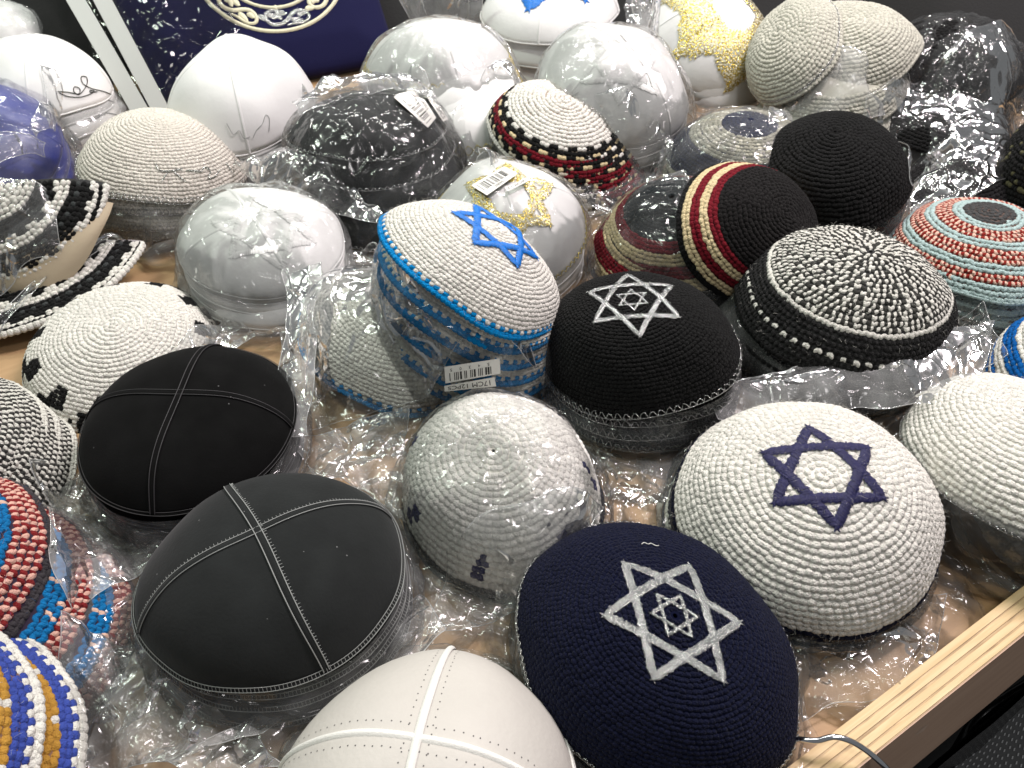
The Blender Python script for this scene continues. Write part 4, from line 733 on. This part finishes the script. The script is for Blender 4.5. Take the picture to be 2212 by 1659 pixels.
# ------------------------------------------------------------------ film: shells round the stacks and flaps draped over them
def bvh(keys, skip=()):
    Vs, Fs, n = [], [], 0
    for k in keys:
        for (W, F) in SOLIDS[k][1 if k + '_top' in skip else 0:]: Vs.append(W); Fs.append(F + n); n += len(W)
    V = np.concatenate(Vs); F = np.concatenate(Fs); return BVHTree.FromPolygons([Vector(v) for v in V], [tuple(int(i) for i in f) for f in F])
BV_ALL = bvh(SOLIDS.keys())
def hit(px, py, bv=None):
    d = ray(px, py); r = (bv or BV_ALL).ray_cast(Vector(CAMP), Vector(d)); p0 = at(px, py, 0)
    if r[0] is not None and (np.array(r[0]) - CAMP) @ d < (p0 - CAMP) @ d: return np.array(r[0])
    return p0
def blur(Z, n):
    for _ in range(n):
        Z = np.pad(Z, 1, mode='edge'); Z = (Z[1:-1, 1:-1] * 4 + 2 * (Z[:-2, 1:-1] + Z[2:, 1:-1] + Z[1:-1, :-2] + Z[1:-1, 2:]) + Z[:-2, :-2] + Z[2:, 2:] + Z[:-2, 2:] + Z[2:, :-2]) / 16
    return Z
def drape(name, corners, m, parent=None, lift=.004, amp=.004, f=32, seed=0, res=(70, 60), skip=(), smooth=10, curl=0.):
    bv = bvh([k for k in SOLIDS if k not in skip], skip) if skip else BV_ALL
    amp *= 1.35; lift += .005; C = [hit(*c, bv)[:2] for c in corners]; nu, nv = res; u = np.linspace(0, 1, nu)[:, None, None]; v = np.linspace(0, 1, nv)[None, :, None]
    XY = (C[0] * (1 - u) + C[1] * u) * (1 - v) + (C[3] * (1 - u) + C[2] * u) * v
    wv = np.stack([noise(np.concatenate([XY * 22, 0 * u + 0 * v + seed], -1)), noise(np.concatenate([XY * 22, 0 * u + 0 * v + seed + 8], -1))], -1)
    eg = np.minimum(np.minimum(u, 1 - u), np.minimum(v, 1 - v)); XY = XY + wv * .012 * np.clip(1 - 4 * eg, .2, 1)
    Z = np.zeros((nu, nv)); G = np.zeros((nu // 2 + 1, nv // 2 + 1))
    for i in range(0, nu, 2):
        for j in range(0, nv, 2):
            r = bv.ray_cast(Vector((XY[i, j, 0], XY[i, j, 1], .5)), Vector((0, 0, -1))); G[i // 2, j // 2] = max(r[0].z, 0) if r[0] is not None else 0
    for _ in range(2):
        q = np.pad(G, 1, mode='edge'); G = np.maximum(G, .5 * (np.maximum(q[:-2, 1:-1], q[2:, 1:-1]) + np.maximum(q[1:-1, :-2], q[1:-1, 2:])) * .88)
    G = np.maximum(blur(G, smooth), G * .999 if smooth < 4 else 0)
    iu = np.clip(np.arange(nu) / 2, 0, G.shape[0] - 1); iv = np.clip(np.arange(nv) / 2, 0, G.shape[1] - 1); a, b = iu.astype(int), iv.astype(int); a2, b2 = np.minimum(a + 1, G.shape[0] - 1), np.minimum(b + 1, G.shape[1] - 1); fa, fb = (iu - a)[:, None], (iv - b)[None]
    Z = (G[np.ix_(a, b)] * (1 - fa) + G[np.ix_(a2, b)] * fa) * (1 - fb) + (G[np.ix_(a, b2)] * (1 - fa) + G[np.ix_(a2, b2)] * fa) * fb
    Z = Z + lift + curl * np.clip(1 - 5 * eg[..., 0], 0, 1) ** 2
    o, Q = crumple_sheet(name, np.concatenate([XY, Z[..., None]], -1), m, parent, amp, f, seed); outline(Q, parent); return o
def edge_line(P, m, parent, closed=False):                      # the cut, heat-sealed edge of the film
    v, f = tube(P, .00042, 4, closed); mk('sealed_edge', v, f, M_EDGE, parent)
def outline(Q, parent, m=None): edge_line(np.concatenate([Q[:, 0], Q[-1, 1:], Q[-2::-1, -1], Q[0, -2:0:-1]]), m, parent, True)
def patch(corners, m, parent, amp=.005, f=24, seed=0, res=(120, 80), sag=.012, name='film'):
    C = [at(*c) for c in corners]; u = np.linspace(0, 1, res[0])[:, None, None]; v = np.linspace(0, 1, res[1])[None, :, None]
    P = (C[0] * (1 - u) + C[1] * u) * (1 - v) + (C[3] * (1 - u) + C[2] * u) * v; P[..., 2] += sag * (np.sin(np.pi * u) * np.sin(np.pi * v))[..., 0]
    wv = noise(np.concatenate([P[..., :2] * 26, 0 * P[..., :1] + seed], -1)); eg = np.minimum(np.minimum(u, 1 - u), np.minimum(v, 1 - v))[..., 0]; P[..., 0] += wv * .012 * (eg < .2); P[..., 1] += .01 * np.roll(wv, 7, 0)
    o, Q = crumple_sheet(name, P, m, parent, amp, f, seed); outline(Q, parent); return o
def shell(key, top, m, parent, flare=.03, lobes=(), amp=.004, gap=.003, seed=0, res=(210, 84), f=34, base=1.04, name='film', span=None, hoist=0.):
    """film from over (top) or from under the uppermost kippah, down its stack, out over the table"""
    h = HATS[key]; un = getattr(h, 'unders', []); hb = un[0] if (un and not top) else h; last = un[-1] if un else h
    a_, b_ = (0, 2 * np.pi) if span is None else span
    nth, nq = res; th = np.linspace(a_, b_, nth)[None]; rows = []
    if top:
        for s in np.linspace(.03, 1, 26): p, a, b, N = h.frame(np.full((1, nth), s), th); rows.append(h.world((p + N * (gap * (.6 + .9 * s)))[0]))
    else: p, a, b, N = hb.frame(np.full((1, nth), .93), th); rows.append(hb.world((p + N * .002)[0])); p = hb.pt(np.full((1, nth), 1.0), th); rows.append(hb.world((p * np.array([1.03, 1.03, 1]))[0]))
    W0 = rows[-1]; c = np.array([last.x, last.y]); dr = W0[:, :2] - np.array([hb.x, hb.y]); dr /= np.linalg.norm(dr, axis=1)[:, None]
    ang = np.arctan2(dr[:, 1], dr[:, 0]); nz = noise(np.stack([np.cos(ang) * 2.3, np.sin(ang) * 2.3, 0 * ang + seed * 1.7], 1))
    B = np.concatenate([c + dr * last.R * base, np.full((nth, 1), .008)], 1); fl = flare * (1 + 1.1 * nz)
    for (la, ll, lw) in lobes: d = (ang - R_(la) + np.pi) % (2 * np.pi) - np.pi; fl = fl + ll * np.exp(-(d / R_(lw)) ** 2)
    K = np.concatenate([B[:, :2] + dr * np.maximum(fl, .002)[:, None], np.full((nth, 1), .006) + hoist * np.abs(nz)[:, None]], 1)
    n1, n2 = (nq - len(rows)) // 2, nq - len(rows) - (nq - len(rows)) // 2
    for q in np.linspace(0, 1, n1 + 1)[1:]: rows.append(W0 * (1 - q) + B * q + np.concatenate([dr * (.006 * math.sin(np.pi * q)), np.zeros((nth, 1))], 1))
    for q in np.linspace(0, 1, n2 + 1)[1:]: rows.append(B * (1 - q) + K * q + np.array([0, 0, .010 * math.sin(np.pi * q)]) * (1 + nz)[:, None])
    P = np.stack(rows); P[1:-1] = .5 * P[1:-1] + .25 * (P[:-2] + P[2:]); n0 = len(rows) - n1 - n2
    am = np.concatenate([np.linspace(.55, .9, n0) if top else np.full(n0, .4), np.linspace(.8, 1.1, n1), np.linspace(1.1, 2.0, n2)])[:, None] * np.ones((1, nth))
    if span is None: P[:, -1] = P[:, 0]
    wr = np.sin(ang * 37 + 3 * nz * 4)[None] * (am * .25)                        # drawn folds running down the side
    o, Q = crumple_sheet(name, P, m, parent, amp, f, seed, amps=am + 0 * wr); return o
BAGS = 'clear plastic bags of the kippah stacks'
def bag(label): return thing('plastic_bag', label, 'plastic bag', None, BAGS)
def bag_for(key, label, top=False, m=None, **k):
    t = bag(label); shell(key, top, m or M_FILM, t, seed=sum(map(ord, key)) % 37, **k); return t
b = bag_for('AD', 'clear bag holding the blue-rimmed white kippot, open at its left end', m=M_CLEAR, flare=.022, lobes=((215, .045, 28),), amp=.0042, base=1.10)
drape('flap', [(628, 585), (815, 515), (1150, 860), (604, 948)], M_CLEAR, b, lift=.006, amp=.0036, f=27, seed=2, skip=('AD_top', 'U', 'W', 'X', 'AC'), res=(110, 96), smooth=6)
patch([(620, 588, .075), (684, 566, .085), (676, 932, .034), (603, 949, .030)], M_MILKY, b, amp=.0030, f=26, seed=5, sag=.004, res=(40, 110), name='header_strip')
BAG_AD = b
bag_for('U', 'clear bag over the white satin star kippah left of centre', True, M_FILM, flare=.018, amp=.0046)
BAG_R = bag_for('R', 'clear bag with a barcode sticker over the gold star kippah', True, M_CLEAR, flare=.016, amp=.0030)
BAG_G = bag_for('G', 'crumpled clear bag with barcode sticker over the black silver-edged kippah', True, M_CLEAR, flare=.030, amp=.0052, gap=.006)
bag_for('J', 'clear bag over the raised white star kippah at the back', True, M_FILM, flare=.03, amp=.0048)
bag_for('H', 'clear bag over the gold zigzag satin kippah at the back', True, M_FILM, flare=.02, amp=.0044)
bag_for('M', 'shiny crumpled bag round the black kippah, top right corner', True, M_CLEAR, flare=.05, amp=.0070, gap=.004, f=44)
bag_for('AC', 'clear bag over the white kippah with navy motifs, centre front', True, M_CLEAR, flare=.022, amp=.0036, lobes=((135, .03, 25), (-60, .02, 25)))
bag_for('AH2', 'tight clear bag over the flat burgundy striped kippah', True, M_CLEAR, flare=.018, amp=.0024)
bag_for('P', 'crinkled bag over the navy kippah with the beige band', True, M_FILM, flare=.03, amp=.0040)
bag_for('S', 'crinkled bag over the royal blue satin kippah, left edge', True, M_FILM, flare=.03, amp=.0050, gap=.005)
bag_for('A', 'cloudy bag over the white satin kippah, top left corner', True, M_MILKY, flare=.02, amp=.0050)
bag_for('AE', 'clear bag below the rim of the black silver-star kippah', False, M_FILM, flare=.028, amp=.0040, lobes=((-80, .02, 30),))
bag_for('AF', 'clear bag below the grey tweed kippah', False, M_FILM, flare=.024, amp=.0040)
bag_for('AA', 'clear bag below the white kippah with the navy star', False, M_CLEAR, flare=.030, amp=.0040, lobes=((-70, .03, 35),))
bag_for('Z', 'clear bag below the navy silver-star kippah', False, M_CLEAR, flare=.02, amp=.0036)
bag_for('X', 'crumpled clear bag below the charcoal leather stack', False, M_FILM, flare=.034, amp=.0050, lobes=((-120, .04, 40), (10, .02, 30)))
bag_for('W', 'clear bag below the black suede stack', False, M_FILM, flare=.024, amp=.0042, lobes=((-110, .02, 40),))
bag_for('Y', 'clear bag below the white leather kippah', False, M_FILM, flare=.030, amp=.0042)
bag_for('AB', 'cloudy bag round the plain white kippah at the right edge', False, M_CLEAR, flare=.02, amp=.0030)
bag_for('AC2', 'thin bag over the lower white kippah at the right edge', True, M_FILM, flare=.02, amp=.0020)
bag_for('Q', 'clear bag below the red and black bordered kippah', False, M_FILM, flare=.026, amp=.0042, lobes=((-40, .02, 30),))
bag_for('F', 'clear bag below the silver lettered kippah', False, M_FILM, flare=.026, amp=.0040)
bag_for('E', 'clear bag below the glossy white satin kippah by the pouch', False, M_MILKY, flare=.020, amp=.0036)
bag_for('O', 'clear bag below the tall plain black kippah', False, M_FILM, flare=.026, amp=.0042)
bag_for('AG', 'clear bag below the rust and pale blue striped kippah', False, M_FILM, flare=.022, amp=.0036)
bag_for('AK', 'crumpled bag round the blue and red tweed kippot, left edge', False, M_FILM, flare=.030, amp=.0045)
bag_for('AL', 'clear bag round the mustard kippot, bottom left corner', False, M_CLEAR, flare=.030, amp=.0040)
bag_for('AM', 'crumpled bag below the flecked black kippah, right edge', False, M_FILM, flare=.026, amp=.0045)
bag_for('K', 'clear bag below the broad gold star kippah', False, M_CLEAR, flare=.02, amp=.0036)
bag_for('B', 'clear bag below the scripted satin kippah', False, M_MILKY, flare=.02, amp=.0036)
def loose(label, m, *a, **k): t = bag(label); drape('film', *a[:1], m, t, **k); return t
(lambda t: patch([(490, 350, .055), (690, 296, .085), (845, 482, .060), (640, 455, .050)], M_FILM, t, amp=.0085, f=26, seed=3, sag=.02, res=(150, 110)))(bag('crumpled loose bag between the silver lettered and the stickered black kippah'))
(lambda t: patch([(1520, 842, .050), (2150, 690, .070), (2112, 862, .062), (1556, 905, .044)], M_MILKY, t, amp=.0050, f=24, seed=9, sag=.006, res=(180, 70)))(bag('long flattened bag lying between the tweed and the big navy star kippah'))
(lambda t: patch([(2052, 700, .050), (2125, 650, .085), (2168, 770, .060), (2050, 840, .030)], M_FILM, t, amp=.0080, f=28, seed=12, sag=.01, res=(90, 90)))(bag('shiny bag corner sticking up right of the grey tweed kippah'))
loose('crumpled bag between the black suede and blue tweed kippot', M_MILKY, [(70, 1012), (235, 1000), (380, 1180), (190, 1340)], lift=.008, amp=.0070, f=24, seed=15, res=(110, 100), skip=('W', 'X'))
loose('crumpled bag lying on bare table in the bottom left', M_MILKY, [(135, 1330), (310, 1400), (640, 1680), (120, 1680)], lift=.010, amp=.0085, f=24, seed=18, res=(130, 120), skip=('X', 'Y', 'AL'))
loose('crumpled bag wedged between the charcoal and white leather kippot', M_MILKY, [(430, 1665), (560, 1570), (905, 1325), (985, 1400)], lift=.014, amp=.0075, f=32, seed=21, res=(130, 80), skip=('X', 'Y'))
loose('crumpled bag behind the charcoal leather stack', M_MILKY, [(640, 965), (885, 905), (900, 1150), (690, 1030)], lift=.008, amp=.0068, f=32, seed=24, res=(110, 90), skip=('X', 'W', 'AC'))
loose('clear bag end on bare table between the three star kippot', M_CLEAR, [(1215, 905), (1490, 890), (1440, 1150), (1290, 1160)], lift=.006, amp=.0055, f=24, seed=27, res=(110, 100), skip=('AA', 'AE', 'AC', 'Z'))
loose('clear bag end below the bagged white kippah with navy motifs', M_MILKY, [(960, 1255), (1290, 1120), (1190, 1330), (930, 1390)], lift=.010, amp=.0060, f=24, seed=30, res=(110, 80), skip=('Z', 'X'))
loose('clear bag end on bare table beside the plywood lip', M_FILM, [(1690, 1370), (2030, 1310), (1960, 1500), (1720, 1560)], lift=.006, amp=.0060, f=22, seed=33, res=(110, 80), skip=('AA', 'Z'))
loose('dark glinting bag below the shiny top right bag', M_CLEAR, [(1870, 210), (2230, 200), (2230, 440), (1960, 420)], lift=.008, amp=.0060, f=20, seed=36, res=(130, 100), skip=('AM',))
loose('crinkled bag between the zigzag bordered and burgundy kippot', M_FILM, [(1205, 350), (1440, 290), (1500, 400), (1270, 470)], lift=.010, amp=.0068, f=27, seed=39, res=(110, 80), skip=('Q', 'R', 'AH'))
loose('glossy bag over the folded scalloped kippah', M_FILM, [(-30, 410), (110, 415), (140, 560), (-30, 660)], lift=.006, amp=.0036, f=26, seed=42, res=(90, 80))
loose('glossy bag over the lower folded kippah', M_CLEAR, [(100, 610), (345, 470), (330, 560), (0, 760)], lift=.006, amp=.0030, f=26, seed=45, res=(120, 70), skip=('T', 'V'))
loose('cloudy bag corner over the scripted satin kippah', M_MILKY, [(95, 160), (140, 165), (140, 330), (90, 320)], lift=.008, amp=.0050, f=24, seed=48, res=(60, 80))
loose('cloudy bag end over the checkered white kippah', M_MILKY, [(385, 770), (500, 690), (560, 740), (330, 850)], lift=.004, amp=.0024, f=24, seed=51, res=(90, 60), skip=('W', 'U'))
loose('cloudy bag behind the black silver-edged kippah', M_MILKY, [(640, 185), (900, 160), (965, 260), (650, 270)], lift=.014, amp=.0065, f=24, seed=54, res=(110, 70))
loose('crinkled bag between the back stacks', M_FILM, [(980, 260), (1110, 160), (1200, 200), (1050, 370)], lift=.006, amp=.0075, f=24, seed=57, res=(100, 90), skip=('Q',))
loose('cloudy crumpled bag at the top edge above the star kippah', M_MILKY, [(1340, -40), (1480, -40), (1440, 60), (1370, 70)], lift=.05, amp=.0085, f=26, seed=60, res=(80, 70))
loose('crinkled bag below the upright grey-white kippah', M_MILKY, [(1650, 215), (1880, 150), (1900, 260), (1660, 270)], lift=.010, amp=.0060, f=24, seed=63, res=(100, 70), skip=('L', 'O'))
loose('crumpled bag in front of the royal blue kippah, left edge', M_MILKY, [(-30, 330), (120, 345), (135, 400), (-30, 410)], lift=.018, amp=.0050, f=24, seed=66, res=(90, 50), skip=('T',))
loose('crumpled bag under the charcoal stack at the bottom edge', M_MILKY, [(610, 1440), (930, 1390), (840, 1440), (560, 1600)], lift=.010, amp=.0065, f=27, seed=69, res=(100, 70), skip=('X', 'Y'))
patch([(840, -40, .13), (1050, -40, .13), (1045, 78, .05), (905, 62, .07)], M_MILKY, bag('cloudy folded bag behind the gold zigzag kippah at the top edge'), amp=.009, f=22, seed=70, sag=.02)
# ------------------------------------------------------------------ paper stickers with barcodes
def text_mesh(body):
    c = bpy.data.curves.new('print', 'FONT'); c.body = body; c.resolution_u = 3; o = bpy.data.objects.new('print', c); COL.objects.link(o)
    bpy.context.view_layer.update(); me = bpy.data.meshes.new_from_object(o.evaluated_get(bpy.context.evaluated_depsgraph_get()))
    V = np.array([v.co[:2] for v in me.vertices]); F = [tuple(p.vertices) for p in me.polygons]; bpy.data.objects.remove(o); lo, hi = V.min(0), V.max(0); return (V - lo) / (hi - lo), F
class Sheet:
    def __init__(s, quad, keys, lift, plane):
        q = np.array(quad, float); bv = bvh(keys) if keys else None; nu, nv = 9, 5; G = np.zeros((nu, nv, 3))
        for i in range(nu):
            for j in range(nv):
                u, v = i / (nu - 1), j / (nv - 1); p = (q[0] * (1 - u) + q[1] * u) * (1 - v) + (q[3] * (1 - u) + q[2] * u) * v; G[i, j] = hit(*p, bv) if keys else at(*p, .003)
        if plane or not keys:
            P = G.reshape(-1, 3); c = P.mean(0); n = np.linalg.svd(P - c)[2][2]; n = n if n @ (CAMP - c) > 0 else -n
            if isinstance(plane, tuple): c, n = plane
            elif plane: n = n * .6 + .4 * (CAMP - c) / np.linalg.norm(CAMP - c); n /= np.linalg.norm(n)
            s.plane = (c, n)
            for i in range(nu):
                for j in range(nv):
                    u, v = i / (nu - 1), j / (nv - 1); p = (q[0] * (1 - u) + q[1] * u) * (1 - v) + (q[3] * (1 - u) + q[2] * u) * v; d = ray(*p); G[i, j] = CAMP + d * (((c + n * lift - CAMP) @ n) / (d @ n))
            lift = 0
        s.G = G; a = np.gradient(G, axis=0); b = np.gradient(G, axis=1); N = np.cross(a, b); N /= np.linalg.norm(N, axis=-1, keepdims=True); N *= np.sign((N * (CAMP - G)).sum(-1, keepdims=True)); s.N = N; s.lift = lift; s.nu, s.nv = nu, nv
    def p(s, uv, l=0.):
        uv = np.clip(np.asarray(uv, float), 0, 1); x, y = uv[..., 0] * (s.nu - 1), uv[..., 1] * (s.nv - 1); i, j = np.clip(x.astype(int), 0, s.nu - 2), np.clip(y.astype(int), 0, s.nv - 2); f, g = (x - i)[..., None], (y - j)[..., None]
        bl = lambda A: (A[i, j] * (1 - f) + A[i + 1, j] * f) * (1 - g) + (A[i, j + 1] * (1 - f) + A[i + 1, j + 1] * f) * g
        return bl(s.G) + bl(s.N) * (s.lift + l)
BARS = [(.17, 0), (.21, 1), (.255, 1), (.325, 0), (.357, 0), (.39, 0), (.46, 1), (.505, 0), (.535, 0), (.61, 0), (.64, 0), (.71, 1), (.76, 0), (.79, 0), (.825, 0), (.91, 0)]
def paper(parent, sh, name):
    U, V_ = np.meshgrid(np.linspace(0, 1, 13), np.linspace(0, 1, 5), indexing='ij'); uv = np.stack([U, V_], -1); T = sh.p(uv, .0003).reshape(-1, 3); B = sh.p(uv, .0).reshape(-1, 3); F = grid(13, 5)
    return mk(name, np.concatenate([T, B]), np.concatenate([F, F[:, ::-1] + len(T)]), M_PAPER, parent, smooth=True)
def put_text(parent, sh, body, u0, u1, v0, v1):
    V, F = text_mesh(body); P = sh.p(np.stack([u0 + V[:, 0] * (u1 - u0), v0 + V[:, 1] * (v1 - v0)], 1), .0006); me = bpy.data.meshes.new('print'); me.from_pydata([tuple(p) for p in P], [], F); me.materials.append(M_INK); link(bpy.data.objects.new('print', me), parent)
def cr(x0, y0, sc, l): return [((x0 + a * sc) / 1.1573, (y0 + b * sc) / 1.1573) for a, b in l]
def sticker(bagobj, main, strip, body, keys, lift, plane, bv0, bv1, digits, dv):
    sh = Sheet(main, keys, lift, plane); st = paper(bagobj, sh, 'sticker'); L = []
    for u, k in BARS:
        w_ = .016 if k else .0075; uu = np.array([(u - w_, bv0), (u + w_, bv0), (u + w_, bv1), (u - w_, bv1)]); L.append((sh.p(uu, .0006), np.array([(0, 1, 2, 3)])))
    mk('barcode', *merge(L), M_INK, st, kind='stuff', smooth=False)
    if len(digits) > 1 and dv[2]: put_text(st, sh, digits, dv[2], dv[3], dv[0], dv[1])
    else:
        for i, ch in enumerate(digits): put_text(st, sh, ch, .19 + i * .168, .225 + i * .168, dv[0], dv[1])
    s2 = Sheet(strip, keys, lift, sh.plane if plane else False); st2 = paper(bagobj, s2, 'size_sticker'); put_text(st2, s2, body, .10, .93, .22, .80)
sticker(BAG_AD, cr(1090, 880, .08137, [(1960, 195), (255, 455), (290, 960), (1980, 660)]), cr(1090, 880, .08137, [(1800, 770), (255, 1040), (265, 1210), (1845, 1050)]), '17CM 12PCS', ['AD'], .019, True, .42, .90, '54305', (.16, .34, 0, 0))
sticker(BAG_R, cr(1140, 400, .0904, [(1330, 330), (480, 830), (890, 1090), (1700, 520)]), cr(1140, 400, .0904, [(1940, 620), (1350, 900), (1420, 990), (2000, 700)]), '16CM 12', ['R'], .0062, False, .16, .70, '54303', (.76, .92, .42, .66))
sticker(BAG_G, cr(960, 200, .08137, [(240, 750), (1200, 1600), (1450, 1300), (870, 330)]), cr(960, 200, .08137, [(1100, 570), (1640, 1400), (1780, 1330), (1250, 480)]), '17CM 12PCS', ['G'], .0085, False, .14, .66, '54303', (.74, .92, .46, .72))
sh = Sheet([(105, 1041), (131, 1062), (166, 1054), (157, 1011)], None, 0, False); st = paper(None, sh, 'paper_sticker'); st['label'] = 'small white paper sticker on the table left of the black suede stack'; st['category'] = 'sticker'; put_text(st, sh, 'A', .52, .70, .45, .75)
# ------------------------------------------------------------------ give every bag its own origin at its base
for o in list(COL.objects):
    if o.get('category') == 'plastic bag' and o.type == 'EMPTY' and o.children:
        ms = [c for c in o.children_recursive if c.type == 'MESH']; P = np.concatenate([np.array([v.co for v in c.data.vertices]) for c in ms]); c0 = P.mean(0); c0[2] = 0
        for c in ms: c.data.transform(Matrix.Translation(-Vector(c0)))
        o.location = c0
for o in [o for o in COL.objects if o.get('category') == 'sticker']:
    pass
